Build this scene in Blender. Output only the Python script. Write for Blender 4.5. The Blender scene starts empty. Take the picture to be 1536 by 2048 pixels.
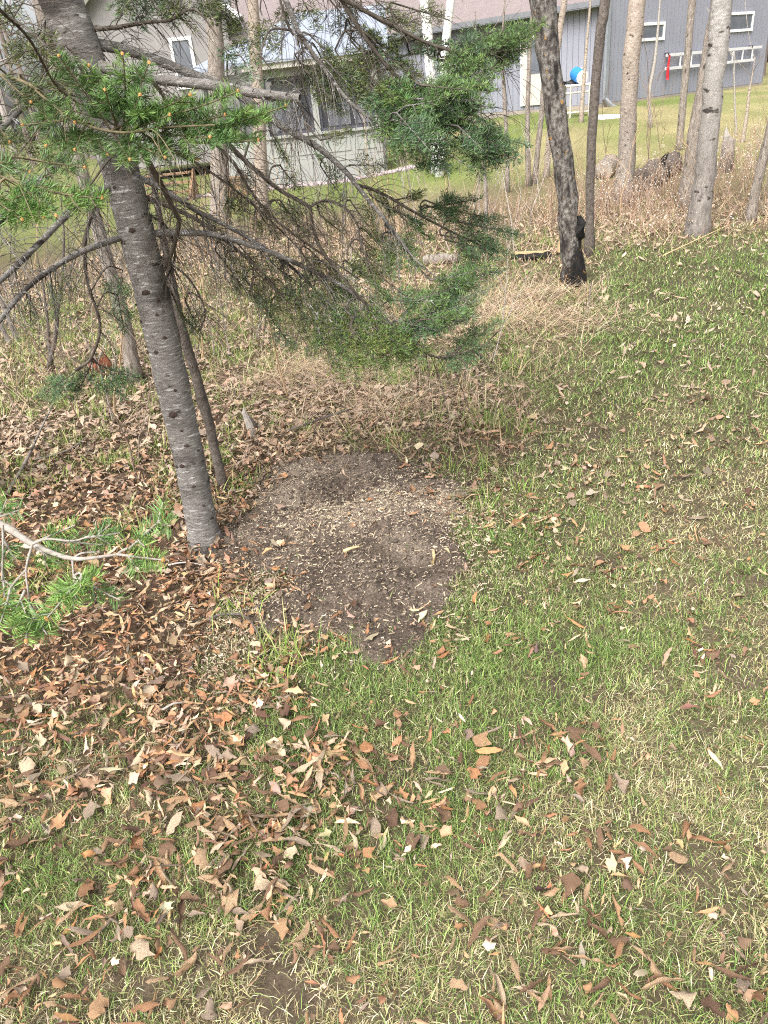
import bpy, math, random
import numpy as np
from mathutils import Matrix, Vector

R = math.radians
rng = np.random.default_rng(7)
random.seed(7)
sc = bpy.context.scene
col = sc.collection

# ------------------------------------------------------------------ camera
F = 1500.0                       # focal length in photo pixels (photo 1536 x 2048)
PITCH, ROLL = R(28.6), R(6.0)
CAM = np.array([0.0, 0.0, 1.62])
fw = np.array([0, math.cos(PITCH), -math.sin(PITCH)])
up0 = np.array([0, math.sin(PITCH), math.cos(PITCH)])
rt0 = np.array([1.0, 0, 0])
UP = math.cos(ROLL) * up0 + math.sin(ROLL) * rt0
RT = math.cos(ROLL) * rt0 - math.sin(ROLL) * up0
cd = bpy.data.cameras.new('camera')
cam = bpy.data.objects.new('camera', cd)
col.objects.link(cam)
cd.sensor_fit = 'AUTO'
cd.sensor_width = 36.0
cd.lens = F / 2048 * 36.0
cd.clip_start = 0.05
cd.clip_end = 2000
m = Matrix.Identity(4)
for i in range(3):
    m[i][0], m[i][1], m[i][2], m[i][3] = RT[i], UP[i], -fw[i], CAM[i]
cam.matrix_world = m
sc.camera = cam

# ------------------------------------------------------------------ sky, sun, exposure
SUN_EL, SUN_AZ = R(52), R(-150)          # azimuth from +Y towards +X : behind the camera, left
w = bpy.data.worlds.new('World')
sc.world = w
w.use_nodes = True
nt = w.node_tree
sky = nt.nodes.new('ShaderNodeTexSky')
sky.sky_type = 'NISHITA'
sky.sun_disc = False
sky.sun_elevation = SUN_EL
sky.sun_rotation = SUN_AZ
sky.air_density = 1.0
sky.dust_density = 6.0
sky.ozone_density = 1.0
hs = nt.nodes.new('ShaderNodeHueSaturation')
hs.inputs['Saturation'].default_value = 0.25
bg = nt.nodes['Background']
nt.links.new(sky.outputs[0], hs.inputs['Color'])
nt.links.new(hs.outputs[0], bg.inputs['Color'])
bg.inputs['Strength'].default_value = 0.15
sl = bpy.data.lights.new('sun', 'SUN')
sl.energy = 1.4
sl.angle = R(45)
sl.color = (1.0, 0.975, 0.95)
so = bpy.data.objects.new('sun', sl)
col.objects.link(so)
sd = Vector((math.sin(SUN_AZ) * math.cos(SUN_EL), math.cos(SUN_AZ) * math.cos(SUN_EL), math.sin(SUN_EL)))
so.rotation_euler = sd.to_track_quat('Z', 'Y').to_euler()
vs = sc.view_settings
vs.view_transform = 'Standard'
vs.look = 'None'
vs.gamma = 1.0
vs.exposure = 1.2
vs.use_curve_mapping = False
sc.render.engine = 'CYCLES'
sc.cycles.max_bounces = 5
sc.cycles.transparent_max_bounces = 8
sc.cycles.use_denoising = False
sc.cycles.pixel_filter_type = 'BLACKMAN_HARRIS'
sc.cycles.filter_width = 1.15

# ------------------------------------------------------------------ helpers
def vnoise(x, y, seed=0):
    x = np.asarray(x, float); y = np.asarray(y, float)
    xi = np.floor(x).astype(np.int64); yi = np.floor(y).astype(np.int64)
    fx = x - xi; fy = y - yi
    fx = fx * fx * (3 - 2 * fx); fy = fy * fy * (3 - 2 * fy)
    def h(a, b):
        n = (a * 374761393 + b * 668265263 + seed * 2147483647 + 1013904223) & 0xFFFFFFFF
        n = ((n ^ (n >> 13)) * 1274126177) & 0xFFFFFFFF
        n = (n ^ (n >> 16)) & 0xFFFFFFFF
        return n / 4294967295.0
    a = h(xi, yi); b = h(xi + 1, yi); c = h(xi, yi + 1); d = h(xi + 1, yi + 1)
    return (a * (1 - fx) + b * fx) * (1 - fy) + (c * (1 - fx) + d * fx) * fy

def fbm(x, y, seed=0, o=4):
    s = 0; a = 0.5; t = 0
    for k in range(o):
        s = s + a * vnoise(x * 2 ** k, y * 2 ** k, seed + k * 17); t += a; a *= 0.5
    return s / t

def sstep(a, b, x):
    t = np.clip((np.asarray(x, float) - a) / (b - a), 0, 1)
    return t * t * (3 - 2 * t)

def ray(px, py):
    return fw + (px - 768) / F * RT - (py - 1024) / F * UP

def P(px, py, d):                    # a point by photo direction and distance along the view axis
    return CAM + ray(px, py) * d

def PY(px, py, Y):                   # the point of that direction that stands at world depth Y
    r = ray(px, py)
    return CAM + r * (Y / r[1])

def depth(p):
    return float(np.dot(np.asarray(p) - CAM, fw))

def macro(x, y):
    x = np.asarray(x, float); y = np.asarray(y, float)
    h = 0.78 * sstep(9, 25, y) * sstep(-1.5, 5.5, x - 0.04 * y)
    h = h + 0.10 * (fbm(x * 0.35 + 3, y * 0.35, 5, 2) - 0.5) * sstep(1.5, 5, y)
    return h

def hill(x, y):
    return macro(x, y)

def G(px, py):                       # where that direction meets the ground
    r = ray(px, py)
    lo, hi = 0.3, 120.0
    f = lambda t: CAM[2] + r[2] * t - float(hill(CAM[0] + r[0] * t, CAM[1] + r[1] * t))
    t = 0.3
    while t < 120 and f(t) > 0:
        lo = t; t *= 1.02; hi = t
    for _ in range(30):
        mid = (lo + hi) / 2
        if f(mid) > 0: lo = mid
        else: hi = mid
    return CAM + r * lo

class MB:
    def __init__(s):
        s.V = []; s.T = []; s.Q = []; s.C = []; s.n = 0
    def add(s, V, T=None, Q=None, c=None):
        V = np.asarray(V, float).reshape(-1, 3)
        s.V.append(V)
        if T is not None and len(T): s.T.append(np.asarray(T, np.int64).reshape(-1, 3) + s.n)
        if Q is not None and len(Q): s.Q.append(np.asarray(Q, np.int64).reshape(-1, 4) + s.n)
        if c is None: c = (0.5, 0.5, 0.5)
        c = np.asarray(c, float)
        if c.ndim == 1: c = np.tile(c[:3], (len(V), 1))
        s.C.append(c); s.n += len(V)
        return s
    def box(s, lo, hi, c=None):
        x0, y0, z0 = lo; x1, y1, z1 = hi
        V = [(x0,y0,z0),(x1,y0,z0),(x1,y1,z0),(x0,y1,z0),(x0,y0,z1),(x1,y0,z1),(x1,y1,z1),(x0,y1,z1)]
        return s.add(V, Q=[(0,3,2,1),(4,5,6,7),(0,1,5,4),(1,2,6,5),(2,3,7,6),(3,0,4,7)], c=c)
    def tube(s, pts, rad, sides=8, c=None, bump=0.0, cap=True):
        pts = np.asarray(pts, float); n = len(pts)
        rad = np.broadcast_to(np.asarray(rad, float), (n,)) if np.ndim(rad) == 0 else np.asarray(rad, float)
        tg = np.gradient(pts, axis=0); tg /= np.linalg.norm(tg, axis=1)[:, None] + 1e-12
        ref = np.array([0, 0, 1.0]) if abs(tg[0][2]) < 0.9 else np.array([1.0, 0, 0])
        ex = np.cross(tg, ref); ex /= np.linalg.norm(ex, axis=1)[:, None] + 1e-9
        ey = np.cross(tg, ex)
        a = np.arange(sides) / sides * 2 * math.pi
        rr = rad[:, None] * np.ones(sides)[None]
        if bump: rr = rr * (1 + bump * (rng.random(rr.shape) - 0.5) * 2)
        V = pts[:, None] + rr[..., None] * (np.cos(a)[None, :, None] * ex[:, None] + np.sin(a)[None, :, None] * ey[:, None])
        i = np.arange(n - 1)[:, None] * sides; j = np.arange(sides)[None]; j2 = (j + 1) % sides
        Q = np.stack([i + j, i + j2, i + sides + j2, i + sides + j], -1).reshape(-1, 4)
        V = V.reshape(-1, 3)
        if cap:
            V = np.vstack([V, pts[0], pts[-1]])
            k = n * sides
            T = [(k, (q + 1) % sides, q) for q in range(sides)] + [(k + 1, (n - 1) * sides + q, (n - 1) * sides + (q + 1) % sides) for q in range(sides)]
        else: T = None
        if c is not None and np.ndim(c) == 2: c = np.vstack([np.repeat(c, sides, 0)] + ([c[:1], c[-1:]] if cap else []))
        return s.add(V, T=T, Q=Q, c=c)
    def build(s, name, mat, parent=None, loc=None, smooth=False, colors=False, rotz=0.0):
        V = np.vstack(s.V)
        T = np.vstack(s.T) if s.T else np.zeros((0, 3), np.int64)
        Q = np.vstack(s.Q) if s.Q else np.zeros((0, 4), np.int64)
        me = bpy.data.meshes.new(name)
        me.vertices.add(len(V)); me.vertices.foreach_set('co', V.astype(np.float32).ravel())
        li = np.concatenate([T.ravel(), Q.ravel()]).astype(np.int32)
        me.loops.add(len(li)); me.loops.foreach_set('vertex_index', li)
        st = np.concatenate([np.arange(len(T)) * 3, len(T) * 3 + np.arange(len(Q)) * 4]).astype(np.int32)
        me.polygons.add(len(st)); me.polygons.foreach_set('loop_start', st)
        me.polygons.foreach_set('loop_total', np.concatenate([np.full(len(T), 3), np.full(len(Q), 4)]).astype(np.int32))
        me.polygons.foreach_set('use_smooth', np.full(len(st), bool(smooth)))
        if colors:
            C = np.vstack(s.C); C = np.hstack([C, np.ones((len(C), 1))])
            at = me.color_attributes.new('col', 'FLOAT_COLOR', 'POINT')
            at.data.foreach_set('color', C.astype(np.float32).ravel())
        me.update(); me.validate()
        me.materials.append(M[mat] if isinstance(mat, str) else mat)
        o = bpy.data.objects.new(name, me)
        col.objects.link(o)
        if parent is not None: o.parent = parent
        if loc is not None: o.location = loc
        if rotz: o.rotation_euler.z = rotz
        return o

def tag(o, label=None, cat=None, group=None, kind=None):
    if label: o['label'] = label
    if cat: o['category'] = cat
    if group: o['group'] = group
    if kind: o['kind'] = kind
    return o

def empty(name, loc=(0, 0, 0), rotz=0.0):
    o = bpy.data.objects.new(name, None)
    o.empty_display_size = 0.1
    col.objects.link(o); o.location = loc; o.rotation_euler.z = rotz
    return o

def crv(pts, n=12):                  # smooth polyline through points
    pts = np.asarray(pts, float)
    if len(pts) < 3:
        t = np.linspace(0, 1, n)[:, None]; return pts[0] * (1 - t) + pts[-1] * t
    p = np.vstack([2 * pts[0] - pts[1], pts, 2 * pts[-1] - pts[-2]])
    out = []
    k = max(2, n // (len(pts) - 1))
    for i in range(len(pts) - 1):
        a, b, c, d = p[i:i + 4]
        for t in np.linspace(0, 1, k, endpoint=False):
            out.append(0.5 * ((2 * b) + (c - a) * t + (2 * a - 5 * b + 4 * c - d) * t * t + (3 * b - a - 3 * c + d) * t ** 3))
    out.append(pts[-1])
    return np.array(out)

# ------------------------------------------------------------------ materials
M = {}
def mat(name, c=(0.5, 0.5, 0.5), rough=0.8, c2=None, scale=8.0, stretch=(1, 1, 1), bump=0.0, bscale=None, lo=0.35, hi=0.65,
        attr=False, spec=0.3, extra=None, metal=0.0, objrand=None, alpha=None, vary=0.0, upper=None, world=False, xk=0.0):
    mt = bpy.data.materials.new(name); mt.use_nodes = True
    n = mt.node_tree; N = n.nodes; L = n.links
    b = N['Principled BSDF']
    b.inputs['Roughness'].default_value = rough
    b.inputs['Specular IOR Level'].default_value = spec
    b.inputs['Metallic'].default_value = metal
    tc = N.new('ShaderNodeTexCoord'); mp = N.new('ShaderNodeMapping')
    mp.inputs['Scale'].default_value = stretch
    if world:                          # one continuous pattern over pieces that share a mesh
        ge = N.new('ShaderNodeNewGeometry'); L.new(ge.outputs['Position'], mp.inputs['Vector'])
    else: L.new(tc.outputs['Object'], mp.inputs['Vector'])
    cur = None
    if attr:
        a = N.new('ShaderNodeAttribute'); a.attribute_name = 'col'; cur = a.outputs['Color']
    elif objrand:
        oi = N.new('ShaderNodeObjectInfo'); cr = N.new('ShaderNodeValToRGB')
        e = cr.color_ramp.elements
        for k, cc in enumerate(objrand):
            if k < 2: el = e[k]; el.position = k / (len(objrand) - 1)
            else: el = e.new(k / (len(objrand) - 1))
            el.color = (*cc, 1)
        L.new(oi.outputs['Random'], cr.inputs[0]); cur = cr.outputs[0]
    if c2 is not None:
        nz = N.new('ShaderNodeTexNoise'); nz.inputs['Scale'].default_value = scale; nz.inputs['Detail'].default_value = 6
        nz.inputs['Roughness'].default_value = 0.65
        L.new(mp.outputs[0], nz.inputs['Vector'])
        mr = N.new('ShaderNodeMapRange'); mr.inputs[1].default_value = lo; mr.inputs[2].default_value = hi
        L.new(nz.outputs[0], mr.inputs[0])
        mx = N.new('ShaderNodeMix'); mx.data_type = 'RGBA'
        L.new(mr.outputs[0], mx.inputs[0])
        mx.inputs[6].default_value = (*c, 1); mx.inputs[7].default_value = (*c2, 1)
        cur = mx.outputs[2]
    if upper:                          # (colour, colour, z0, z1, scale, stretch): other bark higher up the trunk
        uc, uc2, uz0, uz1, us, ust = upper
        mpu = N.new('ShaderNodeMapping'); mpu.inputs['Scale'].default_value = ust
        L.new(tc.outputs['Object'], mpu.inputs['Vector'])
        nu = N.new('ShaderNodeTexNoise'); nu.inputs['Scale'].default_value = us; nu.inputs['Detail'].default_value = 6
        L.new(mpu.outputs[0], nu.inputs['Vector'])
        mu = N.new('ShaderNodeMapRange'); mu.inputs[1].default_value = .38; mu.inputs[2].default_value = .64; L.new(nu.outputs[0], mu.inputs[0])
        mxu = N.new('ShaderNodeMix'); mxu.data_type = 'RGBA'; L.new(mu.outputs[0], mxu.inputs[0])
        mxu.inputs[6].default_value = (*uc, 1); mxu.inputs[7].default_value = (*uc2, 1)
        sp_ = N.new('ShaderNodeSeparateXYZ'); L.new(tc.outputs['Object'], sp_.inputs[0])
        ad = N.new('ShaderNodeMath'); ad.operation = 'MULTIPLY_ADD'; L.new(nu.outputs[0], ad.inputs[0]); ad.inputs[1].default_value = (uz1 - uz0) * 1.6; xm_ = N.new('ShaderNodeMath'); xm_.operation = 'MULTIPLY_ADD'; L.new(sp_.outputs[0], xm_.inputs[0]); xm_.inputs[1].default_value = xk; L.new(sp_.outputs[2], xm_.inputs[2]); L.new(xm_.outputs[0], ad.inputs[2])
        mz = N.new('ShaderNodeMapRange'); mz.inputs[1].default_value = uz0 + (uz1 - uz0) * .8; mz.inputs[2].default_value = uz1 + (uz1 - uz0) * .8; L.new(ad.outputs[0], mz.inputs[0])
        mm = N.new('ShaderNodeMix'); mm.data_type = 'RGBA'; L.new(mz.outputs[0], mm.inputs[0]); L.new(cur, mm.inputs[6]); L.new(mxu.outputs[2], mm.inputs[7]); cur = mm.outputs[2]
    if extra:                          # further spots: list of (colour, scale, lo, hi, stretch)
        for (ec, es, el, eh, est) in extra:
            mp2 = N.new('ShaderNodeMapping'); mp2.inputs['Scale'].default_value = est
            L.new(tc.outputs['Object'], mp2.inputs['Vector'])
            nz2 = N.new('ShaderNodeTexNoise'); nz2.inputs['Scale'].default_value = es; nz2.inputs['Detail'].default_value = 4
            L.new(mp2.outputs[0], nz2.inputs['Vector'])
            mr2 = N.new('ShaderNodeMapRange'); mr2.inputs[1].default_value = el; mr2.inputs[2].default_value = eh
            L.new(nz2.outputs[0], mr2.inputs[0])
            mx2 = N.new('ShaderNodeMix'); mx2.data_type = 'RGBA'
            L.new(mr2.outputs[0], mx2.inputs[0])
            if cur is not None: L.new(cur, mx2.inputs[6])
            else: mx2.inputs[6].default_value = (*c, 1)
            mx2.inputs[7].default_value = (*ec, 1)
            cur = mx2.outputs[2]
    if vary:
        nz3 = N.new('ShaderNodeTexNoise'); nz3.inputs['Scale'].default_value = scale; nz3.inputs['Detail'].default_value = 5
        L.new(mp.outputs[0], nz3.inputs['Vector'])
        mr3 = N.new('ShaderNodeMapRange'); mr3.inputs[1].default_value = 0.3; mr3.inputs[2].default_value = 0.7
        mr3.inputs[3].default_value = 1 - vary; mr3.inputs[4].default_value = 1 + vary
        L.new(nz3.outputs[0], mr3.inputs[0])
        hv = N.new('ShaderNodeHueSaturation')
        if cur is not None: L.new(cur, hv.inputs['Color'])
        else: hv.inputs['Color'].default_value = (*c, 1)
        L.new(mr3.outputs[0], hv.inputs['Value']); cur = hv.outputs[0]
    if cur is not None: L.new(cur, b.inputs['Base Color'])
    else: b.inputs['Base Color'].default_value = (*c, 1)
    if bump:
        nb = N.new('ShaderNodeTexNoise'); nb.inputs['Scale'].default_value = bscale or scale; nb.inputs['Detail'].default_value = 8
        nb.inputs['Roughness'].default_value = 0.7
        L.new(mp.outputs[0], nb.inputs['Vector'])
        bp = N.new('ShaderNodeBump'); bp.inputs['Strength'].default_value = 1.0; bp.inputs['Distance'].default_value = bump
        L.new(nb.outputs[0], bp.inputs['Height']); L.new(bp.outputs[0], b.inputs['Normal'])
    if alpha is not None: b.inputs['Alpha'].default_value = alpha
    M[name] = mt
    return mt

mat('ground', attr=True, rough=0.95, bump=0.012, bscale=38, scale=45, vary=0.28, spec=0.1)
mat('soil', attr=True, rough=1.0, bump=0.02, bscale=60, scale=110, vary=0.45, spec=0.1)
mat('grass', attr=True, rough=0.6, spec=0.25)
mat('leaf', attr=True, rough=0.75, spec=0.2, scale=120, vary=0.15)
LEAFC = [(0.37,0.25,0.15),(0.29,0.14,0.065),(0.175,0.105,0.064),(0.45,0.345,0.235),(0.28,0.15,0.08),(0.27,0.205,0.15),(0.35,0.215,0.118),(0.125,0.072,0.047)]
LEAFN = ['tan', 'rust-orange', 'dark brown', 'pale tan', 'reddish brown', 'grey-brown', 'light brown', 'chocolate brown']
for k, c in enumerate(LEAFC):
    mat('leaf%d' % k, c=c, c2=tuple(v * 0.72 for v in c), scale=35, lo=0.35, hi=0.7, rough=0.72, spec=0.25, bump=0.002, bscale=90)
mat('chip', attr=True, rough=0.85, spec=0.15)
mat('needle', attr=True, rough=0.5, spec=0.35)
mat('firbark', c=(0.135,0.122,0.11), c2=(0.25,0.235,0.215), scale=5, stretch=(6,6,20), rough=0.9, bump=0.008, bscale=7, lo=0.36, hi=0.68,
    extra=[((0.44,0.43,0.40), 3.2, 0.575, 0.66, (6,6,28)), ((0.055,0.047,0.04), 1.6, 0.52, 0.68, (3,3,5)), ((0.028,0.022,0.018), 2.5, 0.62, 0.70, (7,7,16))])
mat('firtwig', c=(0.05,0.04,0.03), c2=(0.12,0.10,0.08), scale=30, rough=0.9)
mat('firtwig_pale', c=(0.22,0.19,0.16), c2=(0.36,0.33,0.29), scale=60, rough=0.85)
mat('firtwig_mid', c=(0.10,0.085,0.045), c2=(0.19,0.155,0.09), scale=60, rough=0.85)
mat('bud', c=(0.42,0.17,0.05), c2=(0.5,0.28,0.1), scale=60, rough=0.6)
mat('knot', c=(0.02,0.015,0.012), c2=(0.055,0.035,0.027), scale=60, rough=0.9, bump=0.003)
mat('bark_grey', c=(0.17,0.14,0.115), c2=(0.33,0.29,0.25), scale=6, stretch=(6,6,1.6), rough=0.95, bump=0.02, bscale=7,
    extra=[((0.06,0.05,0.04), 6, 0.60, 0.70, (4,4,1.2))])
mat('bark_dark', c=(0.075,0.06,0.05), c2=(0.17,0.145,0.125), scale=9, stretch=(3,3,3), rough=0.95, bump=0.01, bscale=14)
mat('bark_pale', c=(0.30,0.24,0.19), c2=(0.42,0.36,0.30), scale=7, stretch=(2.5,2.5,9), rough=0.92, bump=0.012, bscale=7,
    extra=[((0.14,0.105,0.08), 5, 0.57, 0.68, (3,3,6))])
mat('bark_birch', c=(0.78,0.77,0.76), c2=(0.66,0.65,0.64), scale=4, rough=0.7, extra=[((0.05,0.045,0.04), 3.0, 0.66, 0.70, (3,3,14))])
mat('bark_lichen', c=(0.10,0.085,0.07), c2=(0.30,0.28,0.25), scale=9, stretch=(3,3,2.2), rough=0.95, bump=0.02, bscale=9, lo=0.42, hi=0.6,
    extra=[((0.03,0.025,0.022), 9, 0.52, 0.66, (3,3,1.6)), ((0.36,0.20,0.05), 9, 0.63, 0.70, (2.5,2.5,2))])
mat('bark_poplar', c=(0.17,0.14,0.115), c2=(0.33,0.29,0.25), scale=6, stretch=(6,6,1.6), rough=0.95, bump=0.015, bscale=7,
    upper=((0.30,0.24,0.19), (0.42,0.36,0.30), 0.7, 1.9, 7, (2.5,2.5,9)), extra=[((0.08,0.062,0.05), 6, 0.60, 0.70, (3,3,4))])
mat('bark_burnt', c=(0.003,0.003,0.003), c2=(0.013,0.011,0.010), scale=20, rough=0.95, bump=0.02, bscale=9, stretch=(3,3,2.2), xk=-2.2,
    upper=((0.065,0.056,0.049), (0.25,0.23,0.205), 0.28, 0.45, 14, (3,3,2.0)), extra=[((0.022,0.018,0.016), 6, 0.46, 0.66, (3,3,1.2)), ((0.36,0.20,0.05), 9, 0.64, 0.70, (2.5,2.5,2))])
mat('bark_aspen', c=(0.15,0.13,0.115), c2=(0.30,0.27,0.24), scale=6, stretch=(6,6,1.6), rough=0.92, bump=0.015, bscale=7,
    upper=((0.40,0.375,0.345), (0.26,0.24,0.215), 0.55, 1.7, 5, (3,3,8)), extra=[((0.045,0.038,0.033), 2.6, 0.60, 0.66, (2.5,2.5,5))])
mat('char', c=(0.003,0.003,0.003), c2=(0.014,0.012,0.010), scale=30, rough=0.75, bump=0.012, bscale=25)
mat('aspen_top', c=(0.50,0.475,0.43), c2=(0.33,0.30,0.265), scale=5, stretch=(3,3,7), rough=0.85, bump=0.006,
    extra=[((0.04,0.034,0.03), 2.6, 0.60, 0.66, (2.5,2.5,5))])
mat('splitwood', c=(0.50,0.34,0.16), c2=(0.58,0.46,0.28), scale=20, stretch=(1,1,4), rough=0.8)
mat('rotwood', c=(0.22,0.07,0.035), c2=(0.09,0.045,0.03), scale=30, rough=0.95, bump=0.01)
mat('weathered', c=(0.27,0.24,0.21), c2=(0.40,0.37,0.33), scale=30, rough=0.9)
mat('siding', c=(0.235,0.24,0.285), c2=(0.265,0.27,0.315), scale=0.8, rough=0.75, world=True)
mat('siding_gap', c=(0.16,0.163,0.195), rough=0.85, c2=(0.145,0.148,0.178), scale=0.8, world=True)
mat('beige', c=(0.27,0.255,0.245), c2=(0.23,0.215,0.21), scale=3, rough=0.8)
mat('white', c=(0.80,0.79,0.78), c2=(0.72,0.71,0.70), scale=4, rough=0.55)
mat('cream', c=(0.50,0.47,0.42), c2=(0.45,0.42,0.37), scale=5, rough=0.6)
mat('concrete', c=(0.26,0.225,0.19), c2=(0.32,0.28,0.24), scale=5, rough=0.95, bump=0.01)
mat('shingle', c=(0.165,0.135,0.132), c2=(0.225,0.188,0.182), scale=2.5, stretch=(1.2,1.2,28), rough=0.95, bump=0.01, bscale=6)
mat('porchroof', c=(0.27,0.295,0.345), c2=(0.23,0.255,0.30), scale=2, rough=0.5, spec=0.4)
mat('gutter', c=(0.15,0.155,0.17), c2=(0.19,0.195,0.21), scale=3, rough=0.5)
mat('downspout', c=(0.21,0.225,0.245), c2=(0.25,0.265,0.285), scale=6, rough=0.5)
mat('porchpaint', c=(0.30,0.305,0.285), c2=(0.285,0.29,0.27), scale=1, rough=0.65, world=True)
mat('darkframe', c=(0.055,0.055,0.07), c2=(0.075,0.075,0.09), scale=8, rough=0.5)
mat('interior', c=(0.14,0.135,0.14), c2=(0.10,0.095,0.10), scale=1.5, rough=0.9)
mat('curtain', c=(0.78,0.79,0.82), c2=(0.70,0.71,0.74), scale=2.5, stretch=(5,5,0.3), rough=0.9)
mat('screen', c=(0.10,0.10,0.115), c2=(0.08,0.08,0.09), scale=40, rough=0.8, alpha=0.26)
mat('glass', c=(0.10,0.11,0.13), c2=(0.16,0.17,0.19), scale=1.2, rough=0.08, spec=0.6)
mat('alu', c=(0.60,0.60,0.61), c2=(0.52,0.52,0.53), scale=8, rough=0.5, metal=0.0)
mat('red', c=(0.62,0.02,0.035), c2=(0.50,0.015,0.03), scale=12, rough=0.6)
mat('blue', c=(0.03,0.22,0.55), c2=(0.03,0.18,0.47), scale=10, rough=0.4)
mat('blackplastic', c=(0.02,0.02,0.022), c2=(0.035,0.035,0.035), scale=10, rough=0.5)
mat('stone', c=(0.26,0.21,0.21), c2=(0.36,0.31,0.31), scale=9, rough=0.9, bump=0.01)
mat('deckwood', c=(0.20,0.125,0.07), c2=(0.26,0.165,0.095), scale=6, stretch=(1,1,5), rough=0.75, world=True)
mat('seedhead', c=(0.50,0.44,0.38), c2=(0.62,0.56,0.50), scale=80, rough=0.95)
mat('weedstalk', attr=True, rough=0.9, spec=0.15)

# ------------------------------------------------------------------ zones of the ground, laid out at places on it
#  photo place, leaf cover, greenness, grass cover, straw, litter browning
ANCH = [
 (150,1500,.7,.45,.55,.1),(250,1750,.48,.42,.9,.1),(150,1950,.40,.45,.95,.1),(400,1650,.6,.45,.8,.1),(30,1650,.56,.45,.8,.1),(300,1900,.28,.40,.95,.1),
 (100,1350,.95,.4,.12,.1),(300,1300,.95,.4,.1,.1),(50,1250,.97,.4,.08,.1),(200,1000,.98,.4,.03,.1),(350,950,.98,.4,.03,.1),(50,950,.9,.4,.05,.2),
 (300,1150,.97,.4,.04,.1),(420,1370,.62,.5,.5,.1),(480,1300,.5,.6,.5,.1),(300,1450,.85,.4,.4,.1),(520,1480,.36,.75,.9,.1),(600,1560,.56,.6,.8,.1),(680,1650,.45,.5,.9,.1),(560,1690,.6,.5,.7,.1),
 (600,1830,.28,.45,.95,.1),(900,1560,.28,.6,.95,.1),(1000,1600,.26,.5,.95,.1),(800,1900,.22,.35,.95,.1),(1000,1950,.24,.4,.95,.1),(600,1990,.18,.3,.9,.1),
 (1180,1880,.32,.45,.9,.1),(1400,1900,.18,.45,.95,.1),(1050,1700,.22,.45,.95,.1),(1500,2000,.24,.35,.95,.1),(820,1720,.12,.45,1,.1),
 (1200,1450,.17,.55,1,.1),(1400,1300,.15,.25,1,.1),(1200,1100,.20,.5,1,.1),(1400,900,.18,.55,1,.05),(1100,900,.24,.6,1,.05),(1480,1100,.15,.3,1,.1),
 (1300,1600,.12,.5,1,.1),(1500,1550,.09,.3,1,.1),(1300,1350,.09,.3,1,.1),(1050,1300,.12,.5,1,.1),(1480,1720,.10,.35,1,.1),
 (650,1385,.14,.72,1,.0),(850,1400,.16,.62,1,.0),(960,1200,.08,.65,1,.0),(980,1080,.14,.7,1,0),(950,1000,.4,.5,.6,.1),
 (1000,830,.5,.5,.5,.4),(1200,800,.18,.75,1,.05),(1350,650,.17,.8,1,.0),(1460,560,.08,.82,1,.0),(1300,570,.07,.85,1,.15),(1250,700,.17,.85,1,.05),(1100,720,.10,.6,.9,.5),
 (900,850,.75,.4,.25,.6),(700,820,.85,.4,.12,.7),(500,850,.9,.4,.08,.35),(600,740,.7,.5,.2,1.),(450,720,.6,.65,.4,.55),(250,640,.5,.65,.45,.5),
 (60,780,.6,.6,.4,.5),(60,650,.5,.65,.45,.5),(700,600,.55,.6,.3,.5),(550,480,.5,.6,.4,.5),(900,480,.45,.55,.4,.6),(1000,420,.4,.55,.4,.8),(300,560,.45,.7,.5,.5),
 (1250,450,.35,.45,.45,1.),(1030,600,.14,.5,.6,1.),(1120,640,.12,.6,.7,.8),(900,720,.45,.5,.4,.6),(1450,400,.35,.35,.4,1.),(1100,400,.3,.45,.5,.9),(1330,400,.35,.35,.4,1.),
 (600,385,.0,.62,1,0),(850,350,.0,.55,1,0),(1050,270,.0,.5,1,0),(1400,220,.0,.5,1,0),(1300,300,.0,.5,1,0),(200,400,.06,.75,1,0),(50,440,.12,.7,.9,0),(400,400,.05,.7,1,0),(1150,300,.0,.55,1,0),(1520,260,.02,.45,1,.1),
]
AN = []
for a in ANCH:
    g = G(a[0], a[1]); AN.append((g[0], g[1]) + a[2:])
AN = np.array(AN)
def warp(x, y):
    return np.stack([x / (y + 1.2) * 2.2, np.log(y + 1.2) * 1.6], -1)
AW = warp(AN[:, 0], AN[:, 1])
def zones(x, y):
    x = np.asarray(x, float).ravel(); y = np.maximum(np.asarray(y, float).ravel(), -0.6)
    jx = x + 0.30 * (fbm(x * 1.6, y * 1.6, 31, 3) - 0.5) * np.minimum(1 + y * 0.12, 3)
    jy = y + 0.40 * (fbm(x * 1.6, y * 1.6, 57, 3) - 0.5) * np.minimum(1 + y * 0.12, 3)
    out = np.zeros((len(x), 4))
    for s in range(0, len(x), 40000):
        q = warp(jx[s:s + 40000], np.maximum(jy[s:s + 40000], -0.6))
        d2 = ((q[:, None] - AW[None]) ** 2).sum(-1) + 1e-4
        wt = 1 / d2 ** 2
        out[s:s + 40000] = (wt @ AN[:, 2:]) / wt.sum(1)[:, None]
    return out            # leaf, green, grass, straw

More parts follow.
